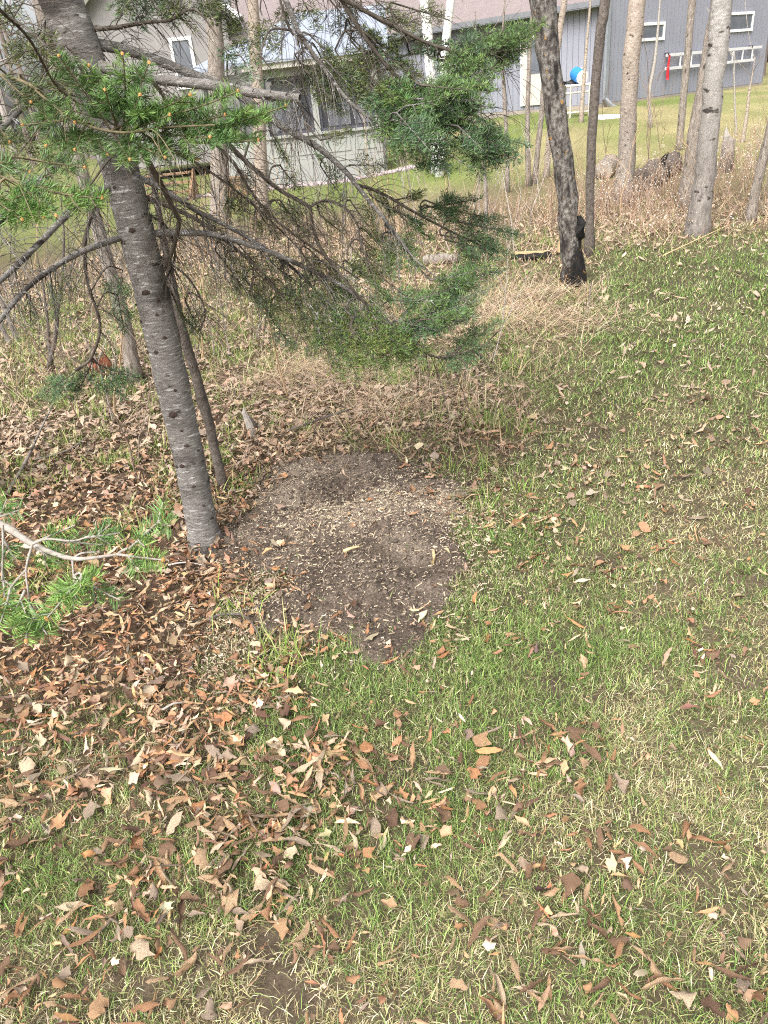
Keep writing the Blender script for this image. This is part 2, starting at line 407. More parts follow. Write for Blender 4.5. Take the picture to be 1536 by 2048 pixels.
DIRT = [(345,1135),(420,1085),(452,1040),(462,985),(540,935),(650,905),(760,900),(850,925),(905,955),(940,1010),(930,1060),(922,1110),(912,1200),(895,1270),(865,1312),(765,1325),(690,1295),(600,1275),(520,1280),(440,1240),(450,1195),(520,1165),(440,1150)]
DP = np.array([G(*p)[:2] for p in DIRT])
def polydist(x, y, Pn):               # signed distance, positive inside
    x = np.asarray(x, float).ravel(); y = np.asarray(y, float).ravel()
    best = np.full(len(x), 1e9); ins = np.zeros(len(x), bool)
    n = len(Pn)
    for i in range(n):
        a = Pn[i]; b = Pn[(i + 1) % n]; e = b - a
        t = np.clip(((x - a[0]) * e[0] + (y - a[1]) * e[1]) / (e @ e), 0, 1)
        best = np.minimum(best, np.hypot(x - a[0] - t * e[0], y - a[1] - t * e[1]))
        c = ((a[1] > y) != (b[1] > y)) & (x < (b[0] - a[0]) * (y - a[1]) / (b[1] - a[1] + 1e-12) + a[0])
        ins ^= c
    return np.where(ins, best, -best)
def dirt(x, y):
    d = polydist(x, y, DP)
    x = np.ravel(x); y = np.ravel(y)
    return d - 0.03 + 0.34 * (fbm(x * 4.5, y * 4.5, 71, 4) - 0.5) + 0.16 * (fbm(x * 17, y * 17, 73, 3) - 0.5)

PITS = [(690,985,.17,.085),(600,1015,.11,.055),(440,1165,.08,.02),(572,1095,.07,.035),(845,995,.09,.045),(560,1020,.08,.03),(780,1075,.2,-.012),(700,1180,.25,-.012),(800,1230,.2,-.008),(900,970,.06,.03)]
PW = [(G(a, b)[:2], r, d) for a, b, r, d in PITS]
def dirt_h(x, y):
    x = np.ravel(x); y = np.ravel(y)
    k = sstep(-0.02, 0.28, dirt(x, y))
    h = 0.032 * k
    for c, r, d in PW:
        h = h - d * np.exp(-((x - c[0]) ** 2 + ((y - c[1]) * 0.8) ** 2) / (r * r * 0.5)) * k
    h = h + k * (0.040 * (fbm(x * 9, y * 9, 91, 4) - 0.5) + 0.034 * (fbm(x * 30, y * 30, 93, 4) - 0.5))
    return h

def surf(x, y):                      # ground height incl. small relief
    x = np.ravel(np.asarray(x, float)); y = np.ravel(np.asarray(y, float))
    near = 1 - sstep(8, 14, y)
    return hill(x, y) + near * 0.035 * (fbm(x * 4, y * 4, 11, 3) - 0.5) + dirt_h(x, y)

# ------------------------------------------------------------------ ground
def axis(fine, lo, hi, step, grow, far_lo, far_hi):
    a = list(np.arange(lo, hi, step)); s = step
    v = a[-1]
    while v < far_hi: s *= grow; v += s; a.append(v)
    s = step; v = lo; b = []
    while v > far_lo: s *= grow; v -= s; b.append(v)
    return np.array(b[::-1] + a)
gx = axis(None, -4.0, 4.0, 0.045, 1.09, -320, 320)
gy = axis(None, 0.2, 7.0, 0.045, 1.055, -60, 420)
X, Y = np.meshgrid(gx, gy)
Zg = surf(X, Y).reshape(X.shape)
zn = zones(X, Y)
leafd, green, grassd, straw = zn.T
nz = fbm(X.ravel() * 3, Y.ravel() * 3, 3, 4)[:, None]
nz2 = fbm(X.ravel() * 0.8, Y.ravel() * 0.8, 9, 3)[:, None]
soil = np.array([0.085, 0.062, 0.046]); thatch = np.array([0.115, 0.09, 0.058]); gr = np.array([0.05, 0.058, 0.025]); litter = np.array([0.085, 0.055, 0.038])  # thatch and litter darkened to deepen the shade between blades and leaves
strawc = np.array([0.22, 0.165, 0.11])
base = thatch * (1 - green[:, None] * 0.75) + gr * green[:, None] * 0.75
base = base * (1 - leafd[:, None] * 0.85) + litter * leafd[:, None] * 0.85
base = base * (1 - straw[:, None] * 0.45) + strawc * straw[:, None] * 0.45
SPOTS = [(530,1895,.05),(555,1975,.07),(600,2010,.05),(1105,1365,.05),(1200,1395,.04),(640,1740,.03),(1370,1740,.04),(300,1990,.04)]
SW = [(G(a, b_)[:2], r_) for a, b_, r_ in SPOTS]
def spots(x, y):                     # small worn-through places in the turf
    x = np.ravel(x); y = np.ravel(y); k = np.zeros(len(x))
    for c_, r_ in SW: k = np.maximum(k, np.exp(-(((x - c_[0]) ** 2 + (y - c_[1]) ** 2) / r_ ** 2) ** 1.5))
    return k
bare = np.clip((fbm(X.ravel() * 6, Y.ravel() * 6, 41, 3) - 0.66) * 6, 0, 1)[:, None] * (1 - sstep(6, 9, Y.ravel()))[:, None]
bare = np.maximum(bare, spots(X, Y)[:, None])
base = base * (1 - 0.7 * bare) + soil * 0.7 * bare
far = sstep(9.5, 12.5, Y.ravel() + 0.8 * (nz2[:, 0] - 0.5) + 0.0 * X.ravel())[:, None] * (1 - np.clip(leafd[:, None] * 2.2, 0, 1))
fl1 = np.array([0.135, 0.165, 0.048]); fl2 = np.array([0.255, 0.225, 0.11])
mixf = np.clip((fbm(X.ravel() * 0.5, Y.ravel() * 0.22, 77, 4)[:, None] - 0.36) * 3.4, 0, 1)
mixf = np.clip(mixf * (0.35 + 0.8 * sstep(-2, 6, X.ravel())[:, None]), 0, 1)
base = base * (1 - far) + (fl1 * (1 - mixf) + fl2 * mixf) * far
dm = sstep(-0.05, 0.12, dirt(X, Y))[:, None]
base = base * (1 - dm) + soil * 0.8 * dm
base = base * (0.72 + 0.56 * nz)
ny, nx = X.shape
i = (np.arange(ny - 1)[:, None] * nx + np.arange(nx - 1)[None]).ravel()
gm = MB().add(np.stack([X.ravel(), Y.ravel(), Zg.ravel()], -1), Q=np.stack([i, i + 1, i + 1 + nx, i + nx], -1), c=base)
ground = gm.build('ground', 'ground', smooth=True, colors=True)
tag(ground, kind='structure')

# bare soil where a stump was ground out: its own finer sheet
x0, y0 = DP.min(0) - 0.15; x1, y1 = DP.max(0) + 0.15
dx = np.arange(x0, x1, 0.012); dy = np.arange(y0, y1, 0.012)
X2, Y2 = np.meshgrid(dx, dy); sdv = dirt(X2, Y2)
n2 = fbm(X2.ravel() * 7, Y2.ravel() * 7, 201, 4); n3 = fbm(X2.ravel() * 40, Y2.ravel() * 40, 203, 3)
Z2 = surf(X2, Y2) + np.clip(sdv * 0.35, -0.03, 0.006) + 0.010 * (n3 - 0.5) * sstep(0, 0.1, sdv)
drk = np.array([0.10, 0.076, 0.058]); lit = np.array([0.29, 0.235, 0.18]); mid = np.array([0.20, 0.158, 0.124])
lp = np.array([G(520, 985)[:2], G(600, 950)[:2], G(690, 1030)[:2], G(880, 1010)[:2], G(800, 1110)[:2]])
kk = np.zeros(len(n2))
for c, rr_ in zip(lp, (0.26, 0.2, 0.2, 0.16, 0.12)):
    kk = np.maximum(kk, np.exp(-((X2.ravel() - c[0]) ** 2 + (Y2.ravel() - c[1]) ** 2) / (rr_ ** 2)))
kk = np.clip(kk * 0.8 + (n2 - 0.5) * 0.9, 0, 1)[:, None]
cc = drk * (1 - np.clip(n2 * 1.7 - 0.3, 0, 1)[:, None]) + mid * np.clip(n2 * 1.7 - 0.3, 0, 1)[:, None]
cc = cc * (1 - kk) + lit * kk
fd = sstep(0.0, 1.0, (G(700, 1060)[1] - Y2.ravel()) / 0.35 + .3)[:, None]          # darker earth towards the front
cc = cc * (1 - 0.16 * fd)
cc = cc * (0.7 + 0.6 * n3)[:, None]
ny, nx = X2.shape
i = (np.arange(ny - 1)[:, None] * nx + np.arange(nx - 1)[None]).ravel()
keep = (sdv[i] > -0.06)
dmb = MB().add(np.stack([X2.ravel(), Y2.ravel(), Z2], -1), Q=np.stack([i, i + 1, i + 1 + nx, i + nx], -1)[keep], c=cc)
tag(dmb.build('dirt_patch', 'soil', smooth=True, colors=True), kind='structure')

# soil clods
cl = MB()
ico = np.array([(0,0,1),(.9,0,.4),(.28,.85,.4),(-.72,.53,.4),(-.72,-.53,.4),(.28,-.85,.4),(.72,.53,-.4),(-.28,.85,-.4),(-.9,0,-.4),(-.28,-.85,-.4),(.72,-.53,-.4),(0,0,-1)])
icf = np.array([(0,1,2),(0,2,3),(0,3,4),(0,4,5),(0,5,1),(1,6,2),(2,7,3),(3,8,4),(4,9,5),(5,10,1),(2,6,7),(3,7,8),(4,8,9),(5,9,10),(1,10,6)])
q = rng.random((20000, 2)) * [x1 - x0, y1 - y0] + [x0, y0]
q = q[dirt(q[:, 0], q[:, 1]) + 0.05 * rng.random(len(q)) > 0.0]
qz = surf(q[:, 0], q[:, 1])
for (a, b), z in zip(q, qz):
    s = 0.0022 + 0.009 * rng.random() ** 4
    cl.add(ico * s * (0.6 + 0.7 * rng.random((12, 1))) * [1, 1, 0.7] + [a, b, z + 0.004 + s * 0.25], T=icf, c=mid * (0.35 + 0.9 * rng.random()))
tag(cl.build('soil_clods', 'soil', colors=True), 'small dark crumbs of loose soil on the bare patch', 'soil', kind='stuff')

# ------------------------------------------------------------------ scatter helpers
def wedge(n_per, rmin, rmax, fall, ang=(-0.66, 0.66)):
    """points on the ground in front of the viewer, thinning out with distance r as (2/r)**fall beyond 2 m"""
    rs = np.linspace(rmin, rmax, 400)
    dens = n_per * np.where(rs < 2, 1.0, (2 / rs) ** fall) * rs * (ang[1] - ang[0]) * (1.0 + 0.75 * (1 - sstep(2.2, 4.6, rs)))
    cdf = np.concatenate([[0], np.cumsum((dens[1:] + dens[:-1]) / 2 * np.diff(rs))])
    N = int(cdf[-1])
    r = np.interp(rng.random(N) * cdf[-1], cdf, rs)
    wide = 1.0 + 0.75 * (1 - sstep(2.2, 4.6, r))          # close by, the view takes in a wider angle
    a = rng.uniform(ang[0], ang[1], N) * wide
    return r * np.sin(a), r * np.cos(a), r

def blades(x, y, z, ln, wd, lean, az, colr, name, label, cat, m_='grass', droop=0.5):
    n = len(x)
    d = np.stack([np.cos(az), np.sin(az), np.zeros(n)], -1)
    s = np.stack([-np.sin(az + rng.normal(0, .5, n)), np.cos(az), np.zeros(n)], -1)
    b = np.stack([x, y, z - 0.004], -1)
    zz = np.array([0, 0, 1.0])
    p1 = b + d * (ln * np.sin(lean) * 0.5)[:, None] + zz * (ln * np.cos(lean) * 0.5)[:, None]
    l2 = np.clip(lean + droop * rng.random(n), 0, 1.75)
    p2 = p1 + d * (ln * np.sin(l2) * 0.5)[:, None] + zz * (ln * np.cos(l2) * 0.5)[:, None]
    hw = (wd / 2)[:, None]
    V = np.stack([b - s * hw, b + s * hw, p1 + s * hw * 0.8, p1 - s * hw * 0.8, p2], 1)
    k = np.arange(n)[:, None] * 5
    mb = MB()
    mb.add(V.reshape(-1, 3), T=k + np.array([[3, 2, 4]]), Q=k + np.array([[0, 1, 2, 3]]), c=np.repeat(colr, 5, 0))
    o = mb.build(name, m_, colors=True)
    tag(o, label, cat, kind='stuff')
    return o

def pal(n, cols, wts, jit=0.15):
    cols = np.array(cols); idx = rng.choice(len(cols), n, p=np.array(wts) / np.sum(wts))
    return cols[idx] * (1 + jit * rng.normal(0, 1, (n, 1)).clip(-2, 2)) * (1 + 0.06 * rng.normal(0, 1, (n, 3)).clip(-2, 2))

# ------------------------------------------------------------------ lawn grass
x, y, r = wedge(36000, 0.55, 10.5, 2.05)
z_ = zones(x, y)
tuft = fbm(x * 14, y * 14, 301, 2); patch = fbm(x * 3.2, y * 3.2, 303, 3)
pr = z_[:, 2] * (0.5 + 0.9 * tuft) * np.where(dirt(x, y) > 0.0, 0.012 + 0.35 * (1 - sstep(0.0, 0.07, dirt(x, y))) * (tuft > .55), 1) * (1 - .93 * spots(x, y)) * (1 - 0.7 * np.clip((fbm(x * 6, y * 6, 41, 3) - 0.65) * 6, 0, 1))
kp = rng.random(len(x)) < pr
x, y, r, z_, tuft, patch = x[kp], y[kp], r[kp], z_[kp], tuft[kp], patch[kp]
n = len(x); zz_ = surf(x, y)
isg = rng.random(n) < np.clip(z_[:, 1] * 0.88 + (patch - 0.5) * 1.2, 0.05, 0.95)
cg = pal(n, [(0.125,0.20,0.045),(0.18,0.26,0.065),(0.075,0.135,0.03),(0.24,0.31,0.10)], [3, 3, 3, 2.4], .28)
cd_ = pal(n, [(0.40,0.35,0.18),(0.58,0.52,0.33),(0.24,0.19,0.105),(0.36,0.36,0.15)], [3, 2.4, 3, 2.4], .28)
colr = np.where(isg[:, None], cg, cd_)
sc_ = np.clip((r / 2) ** 0.75, 0.9, 3.2)
ln = (0.018 + 0.028 * rng.random(n)) * (0.7 + 0.7 * tuft) * np.clip(sc_ * 0.8, 1, 1.5) * (1 + 0.30 * (1 - sstep(1.6, 3.2, r)))
ln = ln * np.where(isg, 1.0, 0.78)
wd = (0.0013 + 0.0011 * rng.random(n)) * sc_
lean = np.where(isg, rng.uniform(0.1, 1.0, n), rng.uniform(0.4, 1.4, n))
blades(x, y, zz_, ln, wd, lean, rng.uniform(0, 2 * math.pi, n), colr, 'lawn_grass', 'short green and straw-coloured lawn grass', 'grass', droop=0.9)


# ------------------------------------------------------------------ dry straw and wild grass of the rough strip behind the lawn
x, y, r = wedge(5000, 2.6, 12.5, 1.55, (-0.7, 0.7))
z_ = zones(x, y)
kp = (rng.random(len(x)) < z_[:, 3] * 0.75 * sstep(.18, .45, z_[:, 3]) * (0.3 + 1.2 * fbm(x * 3, y * 3, 331, 2))) & (dirt(x, y) < -0.02)
x, y, r, z_ = x[kp], y[kp], r[kp], z_[kp]; n = len(x)
colr = pal(n, [(0.38,0.285,0.18),(0.48,0.385,0.255),(0.29,0.20,0.125),(0.35,0.24,0.17),(0.19,0.24,0.06)], [3, 2, 3, 3, 1.5])
sc_ = np.clip((r / 2) ** 0.7, 0.9, 3)
blades(x, y, surf(x, y) + 0.02 * rng.random(n), 0.09 + 0.22 * rng.random(n) ** 1.5, 0.0022 * sc_, rng.uniform(0.7, 1.5, n), rng.uniform(0, 2 * math.pi, n), colr,
       'dry_straw', 'flattened tan straw lying over the rough strip', 'straw', droop=0.35)
# matted heaps of straw
hx, hy, hz = [], [], []
for (px, py, rad, num) in [(640,745,.26,520),(700,770,.3,420),(560,760,.25,250),(1040,605,.5,500),(1090,655,.55,520),(1010,640,.35,300),(880,800,.4,90),(760,830,.4,200),(1140,590,.3,160),(1330,450,.6,260)]:
    c = G(px, py)
    a = rng.normal(0, rad * 0.6, (num, 2)); hx += list(c[0] + a[:, 0]); hy += list(c[1] + a[:, 1] * 0.7)
    hz += list(0.07 * np.exp(-(a ** 2).sum(1) / rad ** 2) * rng.random(num))
hx, hy, hz = map(np.array, (hx, hy, hz)); n = len(hx)
blades(hx, hy, surf(hx, hy) + hz, 0.15 + 0.28 * rng.random(n), np.full(n, 0.0032), rng.uniform(1.1, 1.5, n), rng.normal(0.3, 1.1, n) + math.pi * (rng.random(n) < .5),
       pal(n, [(0.50,0.38,0.24),(0.58,0.47,0.32),(0.40,0.28,0.17),(0.45,0.33,0.24)], [3, 2, 2, 2]), 'straw_heaps', 'matted heaps of long tan straw between the trees', 'straw', droop=0.3)
# upright wild grass tufts, green
tx, ty = [], []
tq = wedge(30, 2.9, 9.5, 0.5, (-0.66, 0.5))
tz = zones(tq[0], tq[1])
for a, b, zq in zip(tq[0], tq[1], tz):
    if dirt([a], [b])[0] > -0.05 or zq[0] < 0.25: continue
    if fbm(np.array([a * 0.9]), np.array([b * 0.9]), 401, 2)[0] < 0.47: continue
    k = rng.integers(12, 34); tx += list(a + rng.normal(0, .035, k)); ty += list(b + rng.normal(0, .035, k))
for (px, py, k) in [(1000,655,90),(990,690,80),(790,770,120),(330,810,70),(540,745,70),(180,830,60),(870,745,120),(1020,740,90),(560,1330,120),(470,1240,40),(980,860,90),(690,880,20)]:
    c = G(px, py); tx += list(c[0] + rng.normal(0, .06, k)); ty += list(c[1] + rng.normal(0, .06, k))
tx, ty = np.array(tx), np.array(ty); n = len(tx)
blades(tx, ty, surf(tx, ty), 0.06 + 0.12 * rng.random(n), np.full(n, 0.004), rng.uniform(0.1, 0.9, n), rng.uniform(0, 6.28, n),
       pal(n, [(0.15,0.24,0.04),(0.22,0.30,0.07),(0.30,0.33,0.12),(0.40,0.36,0.18)], [3, 3, 2, 1]), 'wild_grass', 'fresh green grass tufts pushing through the leaf litter', 'grass', droop=0.9)

# ------------------------------------------------------------------ fallen leaves
def leaf_proto(kind, seed, n=8, cols=5):
    """crumpled dry leaf: rolled across, bent along, with uneven wavy edges"""
    g = np.random.default_rng(seed)
    t = np.linspace(0, 1, n + 1)
    if kind == 'narrow':
        L, W = 1.0, 0.19 + 0.10 * g.random(); wv = np.sin(np.pi * t ** 0.9) ** 0.8 * W / 2
    elif kind == 'oval':
        L, W = 0.70, 0.36 + 0.14 * g.random(); wv = np.sin(np.pi * t ** 0.75) ** 0.7 * W / 2
    else:
        L, W = 0.78, 0.60 + 0.2 * g.random(); wv = np.sin(np.pi * t ** 0.7) ** 0.55 * W / 2 * np.where(np.arange(n + 1) % 3 == 1, 0.55, 1.1)
    wv = np.maximum(wv, 0.008)
    if g.random() < .3: cut = g.uniform(.6, .85); wv = np.where(t > cut, wv * g.uniform(.3, .6), wv)     # torn
    roll = g.uniform(.4, 2.1) * g.choice([-1, 1]) * (1.15 if kind == 'narrow' else .9)
    bend = g.normal(0, .95); tw = g.normal(0, .9); sway = g.normal(0, .6)
    ang = np.cumsum(np.concatenate([[0], np.full(n, bend / n) + g.normal(0, .18, n)])) - bend / 2
    yaw = np.linspace(-.5, .5, n + 1) * sway
    sx = np.concatenate([[0], np.cumsum(np.cos(ang[1:]) * L / n)]); sz = np.concatenate([[0], np.cumsum(np.sin(ang[1:]) * L / n)])
    sy = np.concatenate([[0], np.cumsum(np.sin(yaw[1:]) * L / n)])
    us = np.linspace(-1, 1, cols); V = []
    for i_ in range(n + 1):
        c1 = roll * (0.5 + 0.9 * g.random()); wl, wr_ = wv[i_] * (1 + .3 * g.normal(size=2) * (0 < i_ < n)).clip(.4, 1.5)
        a = tw * (t[i_] - 0.5)
        for u in us:
            w_ = (wl if u < 0 else wr_) * abs(u); th = c1 * abs(u); rr_ = (wl if u < 0 else wr_) / max(abs(c1), .05)
            yy = math.sin(th) * rr_ * np.sign(c1) * np.sign(u); z2 = (1 - math.cos(th)) * rr_ * np.sign(c1)
            z2 += (.022 if kind == 'narrow' else .05) * g.normal() * abs(u) - (.02 if u == 0 else 0)
            V.append((sx[i_] - L / 2, sy[i_] + yy * math.cos(a) - z2 * math.sin(a), sz[i_] + yy * math.sin(a) + z2 * math.cos(a)))
    V = np.array(V); V[:, 2] -= np.percentile(V[:, 2], 25)
    Q = [(i_ * cols + s_, i_ * cols + s_ + 1, (i_ + 1) * cols + s_ + 1, (i_ + 1) * cols + s_) for i_ in range(n) for s_ in range(cols - 1)]
    return V, np.array(Q)
KINDS = ['narrow'] * 32 + ['oval'] * 20 + ['lobed'] * 8
PROTO = [(k, *leaf_proto(k, 500 + j, 7, 5)) for j, k in enumerate(KINDS)]
PROTO_MID = [(k, *leaf_proto(k, 700 + j, 5, 3)) for j, k in enumerate(KINDS)]
PROTO_FAR = [(k, *leaf_proto(k, 900 + j, 3, 3)) for j, k in enumerate(KINDS)]

x, y, r = wedge(3800, 0.5, 12.0, 1.2, (-0.7, 0.7))
z_ = zones(x, y)
cl_ = fbm(x * 4.5, y * 4.5, 351, 3)
lam = -np.log(1 - np.clip(z_[:, 0] * np.where(z_[:, 0] < 0.7, 0.30 + 1.45 * np.clip((cl_ - 0.28) * 1.7, 0, 1), 1.0), 0, 0.975))
dd = dirt(x, y)
lam = np.maximum(lam, np.where((dd > -.05) & (dd < .12), .22, 0)) * np.where(dd > 0.12, 0.03, np.where(dd > 0.0, 0.45, 1))
kp = rng.random(len(x)) < lam * (0.58 + 0.04 * (1 - sstep(1.5, 2.6, r)))
x, y, r = x[kp], y[kp], r[kp]
# hand-set leaves on the bare soil
ex = [(420,1130),(440,1150),(480,1165),(400,1165),(550,1085),(690,1120),(820,1050),(870,1190),(560,1100),(455,1170),(500,1180),(850,1260),(750,1230),(430,1190),(838,1008),(865,985),(590,1120),(540,1190),(700,1255),(830,1265),(860,1265),(640,915),(545,955),(900,1240),(520,1110),(470,1110),(690,955)]
ee = np.array([G(a + rng.normal(0, 6), b + rng.normal(0, 6))[:2] for a, b in ex for _ in range(2)])
x = np.concatenate([x, ee[:, 0]]); y = np.concatenate([y, ee[:, 1]]); r = np.hypot(x, y)
n = len(x); zg = surf(x, y); zl = zones(x, y)[:, 0]
size = (0.026 + 0.060 * rng.random(n) ** 1.5) * np.clip((r / 3.0) ** 0.4, 0.92, 1.6)
pk = rng.integers(0, len(PROTO), n)
narrow_bias = (rng.random(n) < 0.35) & (y < 2.6)
pk[narrow_bias] = rng.integers(0, 32, narrow_bias.sum())
ci = rng.choice(8, n, p=[.17,.06,.18,.11,.16,.12,.12,.08])
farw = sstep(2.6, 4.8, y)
rx = rng.normal(0, 0.42, n); ry = rng.normal(0, 0.30, n)
sq = np.stack([rng.uniform(.85, 1.25, n), rng.uniform(.65, 1.15, n), rng.uniform(.5, 1.1, n)], -1); rz = rng.uniform(0, 6.283, n)
lift = 0.010 + 0.014 * rng.random(n) + 0.007 * (1 - sstep(1.8, 3.2, r)) + 0.03 * rng.random(n) * np.clip(zl, 0, 1) * (zl > 0.6)
def rotm(a, b, c):
    ca, sa, cb, sb, cc_, sc2 = math.cos(a), math.sin(a), math.cos(b), math.sin(b), math.cos(c), math.sin(c)
    Rx = np.array([[1,0,0],[0,ca,-sa],[0,sa,ca]]); Ry = np.array([[cb,0,sb],[0,1,0],[-sb,0,cb]]); Rz = np.array([[cc_,-sc2,0],[sc2,cc_,0],[0,0,1]])
    return Rz @ Ry @ Rx
# which ones are built one by one: the largest in view
def proj(x, y, z):
    v = np.stack([x, y, z], -1) - CAM
    d = v @ fw
    return 768 + F * (v @ RT) / d, 1024 - F * (v @ UP) / d, d
px_, py_, dp_ = proj(x, y, zg)
inview = (px_ > 15) & (px_ < 1520) & (py_ < 2035) & (py_ > 0) & (dp_ > 0.3)
shown = np.where(inview & (zl < 0.75), size / np.maximum(dp_, .3), 0)
single = np.argsort(-shown)[:290]
is_single = np.zeros(n, bool); is_single[single] = True
lm = MB()
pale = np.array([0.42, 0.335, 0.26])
for k in np.nonzero(~is_single)[0]:
    kd, V, Q = (PROTO if r[k] < 2.2 else (PROTO_MID if r[k] < 4.4 else PROTO_FAR))[pk[k]]
    c = np.array(LEAFC[ci[k]]) * (1 + 0.26 * rng.normal()) * (1 + 0.05 * rng.normal(size=3))
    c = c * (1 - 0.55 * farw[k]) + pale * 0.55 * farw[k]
    Vw = (V * size[k] * sq[k]) @ rotm(rx[k], ry[k], rz[k]).T + [x[k], y[k], zg[k] + lift[k]]
    lm.add(Vw, Q=Q, c=np.clip(c, 0.02, 0.8))
tag(lm.build('leaf_litter', 'leaf', colors=True, smooth=True), 'layer of fallen brown and tan leaves over the ground', 'leaf litter', kind='stuff')
print('leaves', n)
MESHC = {}
def leaf_mesh(p, c):
    if (p, c) not in MESHC:
        kd, V, Q = PROTO[p]
        me = bpy.data.meshes.new('fallen_leaf'); me.from_pydata(V.tolist(), [], Q.tolist())
        me.polygons.foreach_set('use_smooth', np.ones(len(Q), bool)); me.materials.append(M['leaf%d' % c]); MESHC[(p, c)] = me
    return MESHC[(p, c)]
def place_word(u, v):
    hr = 'left' if u < 307 else ('centre-left' if u < 614 else ('centre' if u < 921 else ('centre-right' if u < 1228 else 'right')))
    if v > 1900: return 'at the bottom edge, %s' % hr
    if v > 1750: return 'just above the bottom edge, %s' % hr
    if v > 1600: return 'on the near grass, %s' % hr
    if v > 1450: return 'on the mid lawn, %s' % hr
    return 'on the grass beside the bare soil, %s' % hr
shape_word = {'narrow': 'narrow curled', 'oval': 'oval', 'lobed': 'lobed crumpled'}
LEAVES = []
for k in single:
    o = bpy.data.objects.new('fallen_leaf', leaf_mesh(int(pk[k]), int(ci[k])))
    col.objects.link(o)
    o.location = (x[k], y[k], zg[k] + lift[k] + 0.004); s = size[k] * 1.08; o.scale = tuple(s * sq[k])
    o.rotation_euler = (rx[k], ry[k], rz[k])
    kd = KINDS[pk[k]]
    th = rz[k] % math.pi
    way = 'lying crosswise' if th < .4 or th > 2.74 else ('slanting rightward' if th < 1.17 else ('pointing away' if th < 1.97 else 'slanting leftward'))
    lab = '%s %s leaf %s %s' % (shape_word[kd], LEAFN[ci[k]], way, place_word(px_[k], py_[k]))
    tag(o, lab, 'leaf', 'fallen leaves lying on the lawn'); LEAVES.append((lab, px_[k], o))

ORD = ['leftmost', 'second from left', 'third from left', 'fourth from left', 'fifth from left', 'sixth from left']
for lab in {l[0] for l in LEAVES}:
    same = sorted([l for l in LEAVES if l[0] == lab], key=lambda l: l[1])
    if len(same) > 1:
        for j, l in enumerate(same): l[2]['label'] = (ORD[j] if j < len(same) - 1 else 'rightmost') + ' ' + lab
# ------------------------------------------------------------------ wood chips
ch = MB(); CH = []
for (px, py, sp, num) in [(700,1030,.16,620),(640,1060,.16,420),(860,1010,.13,520),(560,1000,.2,480),(480,1200,.10,420),(430,1320,.09,260),(500,1000,.2,500),(780,1020,.12,300),(520,1100,.2,300),
                          (900,1050,.1,260),(560,1260,.2,160),(700,1200,.32,420),(700,1100,.35,420),(600,950,.25,420),(820,960,.15,250),(930,1110,.12,110),(960,1170,.13,90),(960,1040,.14,120),(480,1420,.15,70),(560,1180,.2,160),(430,1230,.08,200),(800,1250,.2,120),(1000,960,.15,50)]:
    c = G(px, py)[:2]; num = int(num * 2.1); a = rng.normal(0, sp, (num, 2)) + c; CH.append(a[rng.random(num) < .35 + .9 * fbm(a[:, 0] * 11, a[:, 1] * 11, 611, 3)])
xx_, yy_, rr_ = wedge(16, .7, 5.5, 0.6); CH.append(np.stack([xx_, yy_], -1))
CH = np.vstack(CH); cz = surf(CH[:, 0], CH[:, 1]); cdd = dirt(CH[:, 0], CH[:, 1])
for (a, b), z, d_ in zip(CH, cz, cdd):
    L_ = 0.003 + 0.019 * rng.random() ** 3; W_ = 0.0011 + 0.0028 * rng.random() ** 2.5; H_ = 0.0012 + 0.002 * rng.random()
    Vb = np.array([(-L_,-W_,0),(L_,-W_*.5,0),(L_*.8,W_,0),(-L_*.9,W_*.7,0),(-L_*.9,-W_*.6,H_),(L_*.9,-W_*.3,H_*1.3),(L_*.7,W_*.6,H_),(-L_*.8,W_*.5,H_*.8)]) * [0.62,1,1]
    Rm = rotm(rng.normal(0, .35), rng.normal(0, .3), rng.uniform(0, 6.28))
    c = np.array([(0.46,0.38,0.27),(0.38,0.30,0.21),(0.56,0.49,0.37),(0.28,0.215,0.155),(0.19,0.14,0.105)][rng.choice(5, p=[.24,.27,.09,.25,.15])]) * (1 + .12 * rng.normal())
    ch.add(Vb @ Rm.T + [a, b, z + 0.006 + 0.006 * rng.random() + (0.010 if d_ < 0 else 0)], Q=[(4,5,6,7),(0,1,5,4),(1,2,6,5),(2,3,7,6),(3,0,4,7)], c=np.clip(c, .05, .85))
tag(ch.build('wood_chips', 'chip', colors=True), 'pale splinters of wood chips strewn over the bare soil', 'wood chips', kind='stuff')
# ------------------------------------------------------------------ house
def frame_obj(o, origin, dirx):      # local x along a wall, y into the wall, z up
    o.location = origin; o.rotation_euler.z = math.atan2(dirx[1], dirx[0])
def wallpt(px, py, o, d):            # where a photo direction meets the vertical wall plane through o along d
    nrm = np.array([-d[1], d[0], 0]); r_ = ray(px, py)
    t = ((o - CAM) @ nrm) / (r_ @ nrm); p = CAM + r_ * t
    return float((p - o) @ d), float(p[2] - o[2])
C0 = P(1199, 207, 25.0)
dR = np.array([math.cos(R(33)), math.sin(R(33)), 0.0]); dL = np.array([-math.cos(R(40)), math.sin(R(40)), 0.0])
house = empty('house', C0)
tag(house, 'grey house with vertical board siding, brown shingle roof and small white windows', 'house')
EAVE = wallpt(1020, 40, C0, dL)[1]
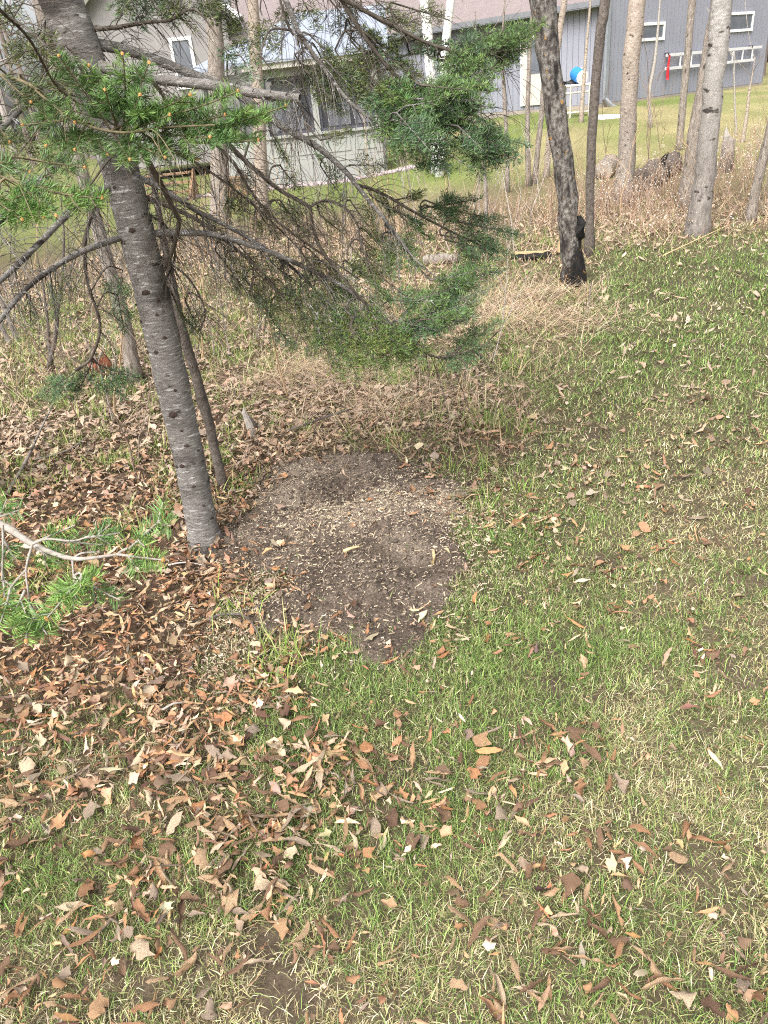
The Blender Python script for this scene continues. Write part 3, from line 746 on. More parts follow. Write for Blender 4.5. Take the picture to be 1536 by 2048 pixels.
# right wall (gable end): local frame e_r
bw = 0.203
def board_mesh(h):
    mb = MB(); mb.box((0.009, -0.012, 0.0), (bw - 0.009, 0.0, h)); return mb
def wall_part(origin, d, length, height, flip, gable=0.0):
    e = MB().box((0, 0.0, 0.0), (length, 0.16, height + 0.0))
    o = e.build('wall', 'siding_gap', house); o.location = origin - C0; o.rotation_euler.z = math.atan2(d[1], d[0]) if not flip else math.atan2(-d[1], -d[0])
    if flip: o.location = origin + d * length - C0
    me = None
    for k in range(int(length / bw)):
        if me is None:
            b = board_mesh(height).build('siding_board', 'siding', o); me = b.data
        else:
            b = bpy.data.objects.new('siding_board', me); col.objects.link(b); b.parent = o
        b.location = (k * bw, 0, 0)
    return o
wr = wall_part(C0, dR, 9.6, EAVE + 1.2, False)
wl = wall_part(C0, dL, 15.0, EAVE, True)
LW = 15.0
# helpers to put boxes on either wall (along wall a0..a1, height z0..z1, out of the wall by q)
def onwall(mb, which, a0, a1, z0, z1, q0, q1):
    if which == 'r': mb.box((a0, -q1, z0), (a1, -q0, z1))
    else: mb.box((LW - a1, -q1, z0), (LW - a0, -q0, z1))
    return mb
def wallbuild(mb, name, m_, which, parent=None):
    o = mb.build(name, m_, parent or house)
    if parent is None or parent is house:
        src = wr if which == 'r' else wl
        o.location = src.location; o.rotation_euler = src.rotation_euler
    return o
# foundations
f1 = wallbuild(onwall(MB(), 'r', 0, 9.6, -0.9, -0.004, -0.14, 0.005), 'foundation', 'concrete', 'r')
f2 = wallbuild(onwall(MB(), 'l', 0, 15, -0.9, -0.004, -0.14, 0.005), 'foundation', 'concrete', 'l')
def window(which, a0, a1, z0, z1, t=0.085):
    fr = MB()
    onwall(fr, which, a0, a1, z0, z0 + t, 0.023, 0.065); onwall(fr, which, a0, a1, z1 - t, z1, 0.023, 0.065)
    onwall(fr, which, a0, a0 + t, z0 + t, z1 - t, 0.023, 0.063); onwall(fr, which, a1 - t, a1, z0 + t, z1 - t, 0.023, 0.063)
    o = wallbuild(fr, 'window', 'white', which)
    onwall(MB(), which, a0 + t, a1 - t, z0 + t, z1 - t, 0.023, 0.034).build('pane', 'siding_gap' if False else 'glass', o)
    return o
a0, z1 = wallpt(1262, 47, C0, dR); a1, z0 = wallpt(1326, 80, C0, dR)
window('r', a0, a1, z0, z1)
a0, z1 = wallpt(1440, 26, C0, dR); a1, z0 = wallpt(1502, 62, C0, dR)
window('r', a0, a1, z0, z1)
# gutter and roof over the left wall
gut = MB(); onwall(gut, 'l', -0.1, 15.2, EAVE - 0.02, EAVE + 0.13, 0.30, 0.44)
wallbuild(gut, 'gutter', 'gutter', 'l')
sof = MB(); onwall(sof, 'l', -0.1, 15.2, EAVE - 0.05, EAVE - 0.022, 0.0, 0.43); wallbuild(sof, 'soffit', 'gutter', 'l')
rf = MB(); q = 6.0; sl_ = 0.5
z0r = EAVE + 0.135 - 0.0
V = [(-1, -0.42, z0r), (LW + 0.15, -0.42, z0r), (LW + 0.15, q, z0r + (q + 0.42) * sl_), (-1, q, z0r + (q + 0.42) * sl_)]
V2 = [(a, b, c - 0.12) for a, b, c in V]
rf.add(V + V2, Q=[(0,1,2,3),(7,6,5,4),(0,4,5,1),(1,5,6,2),(2,6,7,3),(3,7,4,0)])
wallbuild(rf, 'roof', 'shingle', 'l')
# corner board, downspout with its kick-out
cb = MB(); onwall(cb, 'l', 0.0, 0.10, 0, EAVE - 0.06, 0.024, 0.05); wallbuild(cb, 'corner_board', 'siding', 'l')
dsp = MB(); onwall(dsp, 'r', 0.10, 0.24, 0.10, EAVE + 0.1, 0.03, 0.13); dso = wallbuild(dsp, 'downspout', 'downspout', 'r')
k0 = np.array([0.17, -0.08, 0.12]); k1 = np.array([0.35, -0.25, -0.12]); k2 = np.array([1.35, -0.55, -0.62])
MB().tube([k0, k1, k2], [0.07, 0.07, 0.07], 4).build('kick_out', 'downspout', dso)
# door of the left wall
a1, z1 = wallpt(1047, 96, C0, dL); a0, _ = wallpt(1092, 150, C0, dL); _, z0 = wallpt(1060, 211, C0, dL)
z0 = max(z0, -0.1)
dr = MB(); onwall(dr, 'l', a0, a1, z0, z0 + 2.1, 0.023, 0.075); door = wallbuild(dr, 'door', 'cream', 'l')
gl = MB(); onwall(gl, 'l', a0 + .18, a1 - .18, z0 + 0.95, z0 + 1.95, 0.076, 0.083); gl.build('pane', 'glass', door)
dt = MB()
for (b0, b1) in ((a0 - .1, a0 - .004), (a1 + .004, a1 + .1)): onwall(dt, 'l', b0, b1, z0, z0 + 2.2, 0.025, 0.07)
dt.build('door_trim', 'white', door)
hn = MB(); onwall(hn, 'l', a0 + .06, a0 + .11, z0 + 1.0, z0 + 1.05, 0.075, 0.13); hn.build('handle', 'alu', door)
# window high on the left wall seen past the fir
a1, z1 = wallpt(727, 96, C0, dL); a0, z0 = wallpt(760, 120, C0, dL)
window('l', a0, a0 + 1.0, z1 - 0.9, z1)
# electric outlet box on left wall
a0, z0 = wallpt(1166, 142, C0, dL)
bx_ = MB(); onwall(bx_, 'l', a0, a0 + .1, z0 - .1, z0 + .1, .023, .08); wallbuild(bx_, 'outlet_box', 'white', 'l')
# beige gable wing, far left behind the fir
wg = empty('house_wing', P(395, 215, 24.0))
tag(wg, 'beige gabled house wing with a white window behind the big fir', 'house')
W0 = np.array(wg.location)
ww = MB(); hw_ = 3.0
ww.add([(-3.2, 0, -1.6), (1.35, 0, -1.6), (1.35, 0, 2.6), (-0.95, 0, 4.6), (-3.2, 0, 2.6), (-3.2, 6, -1.6), (1.35, 6, -1.6), (1.35, 6, 2.6), (-0.95, 6, 4.6), (-3.2, 6, 2.6)],
       Q=[(0,1,2,4),(5,9,7,6),(1,6,7,2),(0,4,9,5)], T=[(2,3,4),(7,9,8)])
ww.build('wall', 'beige', wg)
r2 = MB()
r2.add([(-0.95,-.3,4.62),(1.75,-.3,2.27),(1.75,6,2.27),(-0.95,6,4.62),(-0.95,-.3,4.74),(1.75,-.3,2.39),(1.75,6,2.39),(-0.95,6,4.74)], Q=[(0,3,2,1),(4,5,6,7),(0,1,5,4),(2,3,7,6),(1,2,6,5)])
r2.add([(-0.951,-.3,4.62),(-3.65,-.3,2.27),(-3.65,6,2.27),(-0.951,6,4.62),(-0.951,-.3,4.74),(-3.65,-.3,2.39),(-3.65,6,2.39),(-0.951,6,4.74)], Q=[(0,1,2,3),(7,6,5,4),(4,5,1,0),(6,7,3,2),(5,6,2,1)])
r2.build('roof', 'shingle', wg)
wn = MB()
for (u, v) in ((P(372, 86, 24.0) - W0, None),):
    cx_, cz_ = u[0], u[2]
    for (xa, xb, za, zb) in ((-.35,.35,.0,.09),(-.35,.35,-1.3,-1.21),(-.35,-.26,-1.209,-.001),(.26,.35,-1.209,-.001)):
        wn.box((cx_ + xa, -0.06, cz_ + za), (cx_ + xb, -0.004, cz_ + zb))
wo = wn.build('window', 'white', wg)
MB().box((cx_ - .26, -0.03, cz_ - 1.2), (cx_ + .26, -0.004, cz_)).build('pane', 'glass', wo)
fb = MB()
fb.tube([(-0.95,-.33,4.6),(1.8,-.33,2.2)], [0.12,0.12], 4); fb.build('fascia', 'white', wg)
fb = MB(); fb.tube([(-0.95,-.34,4.6),(-3.7,-.34,2.2)], [0.12,0.12], 4); fb.build('fascia', 'white', wg)
# lower link roof between wing and porch
lk = MB(); lk.box((1.36, 0.2, -1.6), (4.6, 5.9, 1.55)); lk.build('link_wall', 'beige', wg)
lk = MB(); lk.add([(1.36,-.2,1.56),(4.6,-.2,1.56),(4.6,5.9,5.2),(1.36,5.9,5.2),(1.36,-.2,1.44),(4.6,-.2,1.44),(4.6,5.9,5.08),(1.36,5.9,5.08)], Q=[(0,1,2,3),(7,6,5,4),(0,4,5,1),(1,5,6,2),(2,6,7,3),(3,7,4,0)])
lk.build('link_roof', 'shingle', wg)

# concrete patio beside the house door
pa = MB(); A = C0 + dL * 0.6; nrmL = np.array([-math.sin(R(40)), -math.cos(R(40)), 0.0])
q = [A, A + nrmL * 1.6, A + nrmL * 1.6 + dL * 8, A + dL * 8]
pa.add([p + [0, 0, -0.33] for p in q] + [p + [0, 0, -0.75] for p in q], Q=[(0,3,2,1),(4,5,6,7),(0,1,5,4),(1,2,6,5),(2,3,7,6),(3,0,4,7)])
tag(pa.build('patio', 'concrete'), kind='structure')

# ------------------------------------------------------------------ screened porch
DPo = 18.3
pb = P(540, 352, DPo); pr_ = P(768, 322, DPo)
wdt = float(pr_[0] - pb[0])
porch = empty('screened_porch', (pb[0], pb[1], pb[2]))
tag(porch, 'grey-green screened porch with dark window frames and a pale sloping roof', 'porch')
zt = P(640, 150, DPo)[2] - pb[2]          # top of screens
zs = P(640, 262, DPo)[2] - pb[2]          # sill
D_ = 3.2
SIDE = -1.2                                # angled left side ends here
base_ = MB(); base_.box((0, 0, -0.25), (wdt, 0.12, 0.28)); base_.build('base_board', 'porchpaint', porch)
kw = MB(); kw.box((0.0, 0.03, 0.285), (wdt, 0.10, zs - 0.062)); kw.build('knee_wall', 'porchpaint', porch)
for f_ in np.linspace(0, 1, 5)[:-1]:
    t0 = f_ * wdt + 0.07; t1 = (f_ + 0.25) * wdt - 0.07
    p_ = MB(); z_lo, z_hi = 0.38, zs - 0.14
    for (a, b, c, d) in ((t0, t1, z_lo, z_lo + .035), (t0, t1, z_hi - .035, z_hi), (t0, t0 + .035, z_lo + .036, z_hi - .036), (t1 - .035, t1, z_lo + .036, z_hi - .036)):
        p_.box((a, 0.012, c), (b, 0.029, d))
    p_.build('panel_moulding', 'porchpaint', porch)
sb = MB(); sb.box((-0.03, -0.05, zs - 0.06), (wdt + .03, 0.13, zs)); sb.build('sill', 'porchpaint', porch)
hd = MB(); hd.box((-0.03, -0.03, zt), (wdt + .03, 0.14, zt + 0.17)); hd.build('header', 'porchpaint', porch)
hd = MB(); hd.box((-0.25, -0.28, zt + 0.172), (wdt + .25, 0.2, zt + 0.34)); hd.build('fascia', 'cream', porch)
for f_ in (0, 0.46, 1.0):
    xx = f_ * (wdt - 0.14); MB().box((xx, -0.012, 0.283), (xx + 0.14, 0.135, zt - 0.002)).build('post', 'porchpaint', porch)
for (a, b) in ((0.142, 0.46 * (wdt - .14) - .002), (0.46 * (wdt - .14) + .142, wdt - .142)):
    fr = MB(); t = 0.06
    fr.box((a, .03, zs + .001), (b, .09, zs + t)); fr.box((a, .03, zt - t), (b, .09, zt - .003))
    fr.box((a, .032, zs + t), (a + t, .088, zt - t)); fr.box((b - t, .032, zs + t), (b, .088, zt - t))
    o = fr.build('window', 'darkframe', porch)
    for kx in (0.36, 0.68):
        xm = a + (b - a) * kx; MB().box((xm - .03, .034, zs + t + .001), (xm + .03, .086, zt - t - .001)).build('mullion', 'darkframe', o)
    MB().box((a + t, .058, zs + t), (b - t, .060, zt - t)).build('insect_screen', 'screen', o)
# inside: curtains, back wall, dark floor, a wicker seat
MB().box((0.1, D_, -0.2), (wdt, D_ + .1, zt + .2)).build('back_wall', 'interior', porch)
for k, (a, b) in enumerate(((0.25, 0.95), (1.55, 2.1), (2.2, 2.62))):
    cm = MB(); n_ = 24; xs = np.linspace(a, b, n_); yy = 0.75 + 0.03 * np.sin(np.arange(n_) * 1.3)
    V = np.vstack([np.stack([xs, yy, np.full(n_, zs + .08)], -1), np.stack([xs, yy, np.full(n_, zt - .12)], -1)])
    cm.add(V, Q=[(j, j + 1, n_ + j + 1, n_ + j) for j in range(n_ - 1)]); cm.build('curtain', 'curtain', porch, smooth=True)
st = MB(); st.box((0.5, 1.4, 0.3), (1.3, 2.1, 0.75)); st.box((0.5, 2.0, 0.751), (1.3, 2.15, 1.15)); st.box((0.45, 1.4, 0.3), (0.495, 2.1, 1.0)); st.box((1.305, 1.4, 0.3), (1.35, 2.1, 1.0))
st.build('seat', 'darkframe', porch)
MB().box((0, 0.14, 0.2), (wdt, D_ - .01, 0.29)).build('deck', 'interior', porch)
# left slanted side and right side
for (xa, ya, xb, yb) in ((0.0, 0.06, -1.5, 1.5), (wdt, 0.06, wdt + 0.2, D_)):
    dv = np.array([xb - xa, yb - ya]); L_ = np.hypot(*dv); nv = np.array([-dv[1], dv[0]]) / L_ * 0.05
    def slab(z0_, z1_, s0=0.0, s1=1.0, k=1.0):
        a = np.array([xa, ya]) + dv * s0; b = np.array([xa, ya]) + dv * s1; nn = nv * k
        q = [a - nn, b - nn, b + nn, a + nn]
        return MB().add([(*p, z0_) for p in q] + [(*p, z1_) for p in q], Q=[(0,3,2,1),(4,5,6,7),(0,1,5,4),(1,2,6,5),(2,3,7,6),(3,0,4,7)])
    slab(-.25, zs - .063, 0.03, 1).build('knee_wall', 'porchpaint', porch)
    slab(zt, zt + .17, 0.03, 1).build('header', 'porchpaint', porch)
    slab(zs - .06, zt - .004, 0.93, 1.0, 1.3).build('post', 'porchpaint', porch)
    slab(zs + .001, zt - .06, 0.08, 0.92, 0.08).build('insect_screen', 'screen', porch)
    slab(zs - .055, zs + .06, 0.08, 0.92, 0.6).build('window_frame', 'darkframe', porch)
# roof: shallow hip of three planes
zr = zt + 0.345
rp = np.array([(-0.3,-.33,zr),(wdt+.3,-.33,zr),(wdt+.5,D_,zr+1.15),(1.0,D_,zr+1.15),(-1.9,1.4,zr),(-1.9,D_,zr)])
rf = MB(); rf.add(np.vstack([rp, rp - [0,0,.06]]), Q=[(0,1,2,3),(9,8,7,6),(0,6,7,1),(1,7,8,2)], T=[(0,3,4),(3,5,4),(10,9,6),(10,11,9)])
rf.add(np.array([rp[0], rp[4], rp[4] - [0,0,.06], rp[0] - [0,0,.06]]), Q=[(0,1,2,3)])
rfo = rf.build('roof', 'porchroof', porch)
for f_ in (0.15, 0.4, 0.65, 0.9):
    a = rp[0] * (1 - f_) + rp[1] * f_; b = rp[3] * (1 - f_) + rp[2] * f_
    MB().tube([a + [0,0,.02], b + [0,0,.02]], [.018,.018], 4).build('roof_seam', 'porchroof', rfo)
# stone edging in front of the porch
sm = MB()
for k in range(900):
    u = rng.uniform(-2.0, wdt + 0.7); v = -0.12 - 0.55 * rng.random() - 0.1 * (u > wdt) * (u - wdt)
    X_, Y_ = pb[0] + u, pb[1] + v; s = 0.025 + 0.04 * rng.random()
    sm.add(ico * s * (0.75 + 0.5 * rng.random((12, 1))) * [1.2, 1, .7] + [X_, Y_, float(surf(X_, Y_)[0]) + s * 0.3], T=icf)
tag(sm.build('stone_edging', 'stone'), 'pinkish grey pebbles along the foot of the screened porch', 'pebbles', kind='stuff')

# ------------------------------------------------------------------ things by the house
# ladder hung on its side
a0, z0 = wallpt(1326, 110, C0, dR); a1, z1 = wallpt(1516, 94, C0, dR)
lb, zb = wallpt(1336, 137, C0, dR)
la = empty('ladder', C0); la.rotation_euler.z = math.atan2(dR[1], dR[0])
tag(la, 'aluminium ladder hung sideways on the grey house wall', 'ladder')
zA, zB = z0 - 0.02, zb
MB().box((a0, -0.17, zA - .045), (a1, -0.11, zA + .045)).build('rail', 'alu', la)
MB().box((a0, -0.17, zB - .045), (a1 - 0.45, -0.11, zB + .045)).build('rail', 'alu', la)
for k in range(9):
    xx = a0 + 0.18 + k * (a1 - a0 - 0.75) / 8
    MB().tube([(xx, -0.14, zB + .03), (xx, -0.14, zA - .03)], [0.030] * 2, 6).build('rung', 'alu', la)
for xx in (a0 + 0.05, a1 - 0.7):
    b_ = MB(); b_.box((xx, -0.185, zA + .036), (xx + .05, -0.022, zA + .075)); b_.box((xx, -0.185, zA + .0), (xx + .05, -0.172, zA + .035)); b_.build('bracket', 'blackplastic', la)
# red flag-like strip on the ladder end
u0, v0 = wallpt(1329, 112, C0, dR); _, v1 = wallpt(1329, 160, C0, dR)
rs = empty('red_flag', C0 + dR * u0); rs.rotation_euler.z = math.atan2(dR[1], dR[0])
tag(rs, 'long narrow red cloth hanging from the end of the ladder', 'flag')
rb = MB(); n_ = 10; zz2 = np.linspace(v0, v1, n_); wv_ = np.linspace(.05, .085, n_)
V = []
for z, w_ in zip(zz2, wv_):
    o_ = 0.02 * math.sin(z * 6); V += [(-w_ + o_, -0.20, z), (0 + o_, -0.235, z), (w_ + o_, -0.20, z), (0 + o_, -0.19, z)]
rb.add(V, Q=[(j * 4 + s_, j * 4 + (s_ + 1) % 4, j * 4 + 4 + (s_ + 1) % 4, j * 4 + 4 + s_) for j in range(n_ - 1) for s_ in range(4)] + [(0,1,2,3), (n_*4-1,n_*4-2,n_*4-3,n_*4-4)])
rb.build('cloth', 'red', rs, smooth=True)
MB().tube([(0, -0.21, v0), (0, -0.15, v0 + 0.04)], [0.012] * 2, 6).build('knot', 'red', rs)
# white tubular rack, with a drum lying on it
rk0 = G(1140, 236); rkd = depth(rk0)
hR = P(1140, 172, rkd)[2] - rk0[2]; wR = P(1178, 236, rkd)[0] - rk0[0]
rack = empty('pipe_rack', rk0); tag(rack, 'white tubular frame rack standing in front of the house wall', 'rack')
for (a, b) in ((0, 0), (wR, 0), (0, .55), (wR, .55)):
    MB().tube([(a, b, 0), (a, b, hR)], [.028] * 2, 8).build('leg', 'cream', rack)
for z in (hR - .01, hR - .17, .12):
    for (p, q) in (((-.12, 0), (wR + .12, 0)), ((-.12, .55), (wR + .12, .55)), ((0, .03), (0, .52)), ((wR, .03), (wR, .52))):
        MB().tube([(p[0], p[1] - .001, z), (q[0], q[1] - .001, z)], [.024] * 2, 8).build('rail', 'cream', rack)
MB().box((-.05, .02, hR + .016), (wR + .1, .53, hR + .03)).build('shelf', 'white', rack)
dc = np.array(rk0) + [wR * 0.55, 0.2, hR + 0.03 + 0.19]
drum = empty('plastic_drum', dc); tag(drum, 'tilted blue drum with a white round end on the pipe rack', 'drum')
ax_ = np.array([0.30, -0.88, -0.30]); ax_ /= np.linalg.norm(ax_)
MB().tube([-ax_ * .24, -ax_ * .21, ax_ * .08, ax_ * .11], [.15, .17, .17, .165], 20).build('body', 'blue', drum, smooth=False)
MB().tube([ax_ * .112, ax_ * .15, ax_ * .20, ax_ * .215], [.16, .165, .15, .12], 20).build('lid', 'white', drum)
bb = MB(); bb.tube([(-wR * .9, 0.2, -.24), (-wR * .9, 0.2, -.14), (-wR*.2, .2, -.12), (wR * .15, 0.2, -.2)], [.07, .1, .1, .06], 10); 
tb = empty('black_tarp', dc); bb.build('folds', 'blackplastic', tb, smooth=True); tag(tb, 'folded black tarp on the pipe rack beside the drum', 'tarp')
# splash block
sb0 = G(1222, 236); spb = empty('splash_block', sb0); tag(spb, 'white splash block on the lawn below the downspout', 'splash block')
s_ = MB(); s_.add([(-.34,-.16,-.03),(.34,-.2,-.03),(.34,.2,-.03),(-.34,.16,-.03),(-.31,-.13,.10),(.32,-.17,.06),(.32,.17,.06),(-.31,.13,.10)], Q=[(0,3,2,1),(4,5,6,7),(0,1,5,4),(1,2,6,5),(2,3,7,6),(3,0,4,7)]); s_.build('block', 'white', spb)
# orange wooden deck steps far left behind the fir
dk = PY(310, 345, 19.0); dk[2] = float(surf(dk[0], dk[1])[0]); dw = empty('wooden_steps', dk)
tag(dw, 'orange-brown wooden steps seen behind the big fir trunk', 'steps')
for k in range(3): MB().box((-.65, .3 * k, .18 + .18 * k), (.65, .3 * k + .29, .22 + .18 * k)).build('tread', 'deckwood', dw)
for sx_ in (-.72, .66): MB().add([(sx_,-.05,0),(sx_+.06,-.05,0),(sx_+.06,1.0,0),(sx_,1.0,0),(sx_,-.05,.16),(sx_+.06,-.05,.16),(sx_+.06,1.0,.62),(sx_,1.0,.62)], Q=[(0,3,2,1),(4,5,6,7),(0,1,5,4),(1,2,6,5),(2,3,7,6),(3,0,4,7)]).build('stringer', 'deckwood', dw)
ob = PY(463, 318, 18.6); obz = float(surf(ob[0], ob[1])[0]); obx = empty('planter_box', (ob[0], ob[1], obz)); tag(obx, 'small orange wooden planter box left of the porch', 'planter')
MB().box((-.22, 0, .0), (.22, .4, .36)).build('body', 'deckwood', obx); MB().box((-.25, -.03, .361), (.25, .43, .40)).build('rim', 'deckwood', obx)
rw = MB(); rb0 = PY(245, 352, 17.5)
rwo = empty('stone_pile', (rb0[0], rb0[1], float(surf(rb0[0], rb0[1])[0]))); tag(rwo, 'low grey stone retaining wall behind the big fir', 'stone wall')
for row in range(3):
    for k in range(8):
        s = MB(); s.add(ico * [.22, .16, .13] * (0.85 + .3 * rng.random((12, 1)))); o = s.build('stone', 'stone', rwo); o.location = (-1.5 + k * .4 + .2 * (row % 2), .1 * row, .1 + row * .2)

# ------------------------------------------------------------------ trees with bare trunks
def tree(name, label, pts, bark, cat='tree', top=4.0, group=None, limbs=3, charred=None, Yset=None, bump=.06, sides=14, upper=None, flare=1.18):
    """pts: [(px, py, width px)] from the base upwards, standing at the base's distance"""
    b = G(*pts[0][:2]) if Yset is None else None
    Yb = b[1] if b is not None else Yset
    P3 = [PY(p[0], p[1], Yb) for p in pts]
    if b is None: P3[0][2] = float(surf(P3[0][0], P3[0][1])[0])
    rads = [p[2] / 2 * depth(q_) / F for p, q_ in zip(pts, P3)]
    dirn = (P3[-1] - P3[-2]) / np.linalg.norm(P3[-1] - P3[-2])
    for k in range(1, 4): P3.append(P3[-1] + (dirn * [0.6, 0.6, 1]) * top / 3); rads.append(rads[-1] * 0.8)
    P3 = np.array(P3); o0 = P3[0].copy()
    P3 = P3 - o0
    c = crv(P3, 26); cr_ = np.interp(np.linspace(0, 1, len(c)), np.linspace(0, 1, len(rads)), rads)
    c[0, 2] -= 0.15
    c[1:-1, :2] += rng.normal(0, 0.06, (len(c) - 2, 2)) * cr_[1:-1, None]
    cr_[0] *= flare * 1.1; cr_[1] *= (1 + flare) / 2
    e = empty(name, o0); tag(e, label, cat, group)
    mb = MB()
    if upper is not None:
        zs_ = c[:, 2]; k = int(np.argmax(zs_ > upper[0]))
        mb.tube(c[:k + 1], cr_[:k + 1], sides, bump=bump); t = mb.build('trunk', bark, e, smooth=True)
        MB().tube(c[k:], cr_[k:] * np.concatenate([[1.02], np.ones(len(c) - k - 1)]), sides, bump=bump * .6).build('upper_trunk', upper[1], e, smooth=True)
    else:
        mb.tube(c, cr_, sides, bump=bump); t = mb.build('trunk', bark, e, smooth=True)
    for k in range(limbs):
        j = rng.integers(int(len(c) * .62), len(c) - 1); a = rng.uniform(0, 6.28); L_ = 0.5 + 0.8 * rng.random()
        q = np.array([c[j], c[j] + [math.cos(a) * L_ * .4, math.sin(a) * L_ * .4, L_ * .35], c[j] + [math.cos(a) * L_ * .8, math.sin(a) * L_ * .8, L_ * .9]])
        MB().tube(crv(q, 6), np.linspace(cr_[j] * .4, .004, len(crv(q, 6))), 6).build('limb', bark, e, smooth=True)
    return e, c + o0, cr_
TG = 'bare trunks between the lawn and the house'
e, tc_, tr_ = tree('poplar_tree', 'lichen-spotted trunk with a charred black base at the lawn edge', [(1147,568,46),(1143,500,42),(1133,400,40),(1118,270,42),(1100,130,44),(1083,-10,50)], 'bark_burnt', bump=.10, upper=None)
o0 = np.array(e.location)
kp_ = PY(1156, 455, o0[1]) - o0
MB().tube([kp_ - [.05, 0, .1], kp_ + [.0, -.03, -.05], kp_ + [.012, -.03, .04], kp_ + [.0, -.02, .1]], [.045, .06, .05, .02], 8, bump=.2).build('branch_stub', 'char', e, smooth=True)
tree('slim_tree', 'slim dark trunk close behind the charred tree', [(1178,512,19),(1180,420,17),(1181,330,18),(1190,180,18),(1203,50,20),(1212,-10,20)], 'bark_dark', group=TG)
tree('poplar_tree', 'pale brown furrowed trunk left of the fallen log', [(1243,404,44),(1250,350,36),(1256,250,32),(1261,150,32),(1268,60,34),(1275,-10,34)], 'bark_poplar', group=TG)
tree('slim_tree', 'slim trunk in front of the ladder', [(1358,300,13),(1366,210,14),(1376,100,14),(1385,-10,15)], 'bark_grey', group=TG)
tree('aspen_tree', 'large pale aspen with dark eye marks at the right lawn edge', [(1394,470,48),(1402,400,42),(1413,320,40),(1424,200,38),(1434,100,40),(1446,-10,41)], 'bark_aspen', group=TG)
tree('aspen_tree', 'darker trunk tucked close behind the large aspen', [(1372,412,34),(1382,330,30),(1394,240,28),(1408,150,22),(1425,40,20),(1432,-10,18)], 'bark_grey', group=TG)
tree('slim_tree', 'slim leaning trunk at the right edge of the lawn', [(1500,443,20),(1512,380,18),(1525,320,19),(1545,240,20)], 'bark_grey', group=TG)
tree('birch_tree', 'left of two white birch trunks behind the fir', [(872,345,20),(869,250,20),(862,150,20),(855,70,20),(848,-10,20)], 'bark_birch', group='white birches', bump=.03)
tree('birch_tree', 'right of two white birch trunks behind the fir', [(878,352,17),(884,250,17),(887,150,17),(893,70,17),(902,-10,16)], 'bark_birch', group='white birches', bump=.03)
tree('bare_sapling', 'thin bare sapling standing in front of the cream door', [(1058,372,11),(1055,270,10),(1057,160,9),(1062,60,7),(1066,-10,6)], 'bark_grey', top=1.5, group=TG, sides=8)
tree('bare_sapling', 'thin bare sapling just left of the lichen-spotted trunk', [(1068,368,11),(1078,280,11),(1086,190,10),(1092,90,7)], 'bark_grey', top=1.5, group=TG, sides=8)
tree('bare_sapling', 'short crooked sapling right behind the lichen-spotted trunk', [(1092,355,12),(1098,280,12),(1106,180,11),(1120,60,12),(1130,-10,13)], 'bark_pale', top=1.5, group=TG, sides=8)
tree('bare_sapling', 'thin bare sapling left of the cream door', [(1016,385,8),(1012,260,8),(1007,160,8),(1003,100,5),(1008,30,4)], 'bark_grey', top=.8, group=TG, sides=8)
tree('bare_sapling', 'thin bare sapling at the tips of the fir needles', [(970,462,9),(972,400,8),(968,330,7),(962,230,5),(955,120,4)], 'bark_grey', top=.5, group=TG, sides=8)
tree('bare_tree', 'grey trunk behind the fir, left of the screened porch', [(438,450,38),(440,360,36),(437,250,34),(432,140,33),(425,-10,32)], 'bark_grey', group=TG)
tree('bare_tree', 'brown trunk against the left end of the porch', [(522,436,28),(521,340,27),(518,240,26),(512,130,24),(505,-10,22)], 'bark_pale', group=TG)
tree('bare_tree', 'grey leaning trunk with a dark base left of the big fir', [(270,765,30),(255,680,28),(225,560,27),(190,440,27),(160,330,27),(120,180,26),(75,-10,26)], 'bark_grey', group=TG)
tree('bare_sapling', 'thin dark sapling left of the big fir trunk', [(92,745,10),(108,690,9),(116,620,8),(125,540,6),(128,470,4)], 'bark_dark', top=.3, sides=8, group='saplings at the left')
tree('bare_sapling', 'short forked sapling crossing the thin dark one at left', [(106,742,8),(98,690,7),(95,640,6),(84,560,4)], 'bark_dark', top=.2, sides=8, group='saplings at the left')
tree('bare_sapling', 'grey sapling at the left edge', [(36,682,12),(14,630,11),(-10,570,10)], 'bark_grey', top=.6, sides=8, group='saplings at the left')
tree('bare_sapling', 'second grey sapling at the left edge, beside the first', [(22,690,11),(0,650,10),(-25,600,9)], 'bark_grey', top=.6, sides=8, group='saplings at the left')
tree('dead_sapling', 'dark dead sapling leaning just behind the big fir trunk', [(448,980,19),(430,900,20),(405,800,20),(375,700,20),(345,570,17),(325,470,14),(305,360,10)], 'bark_dark', top=.3, limbs=1, sides=10, bump=.14)
for (pts, lb_) in [([(1485,285,8),(1492,240,7),(1499,180,5),(1502,165,3)], 'rusty brown bare shoot by the broken stump'), ([(1473,270,5),(1470,220,4),(1468,150,3)], 'thin grey shoot beside the broken stump'),
                   ([(1302,255,7),(1298,190,7),(1310,120,6),(1318,30,4)], 'thin forked sapling right of the pale brown trunk'), ([(1162,245,9),(1166,180,8),(1176,60,5),(1182,-10,4)], 'reddish thin sapling left of the slim dark trunk')]:
    tree('bare_sapling', lb_, pts, 'bark_pale' if 'rusty' in lb_ or 'reddish' in lb_ else 'weathered', top=.4, limbs=3, sides=6, group=TG)

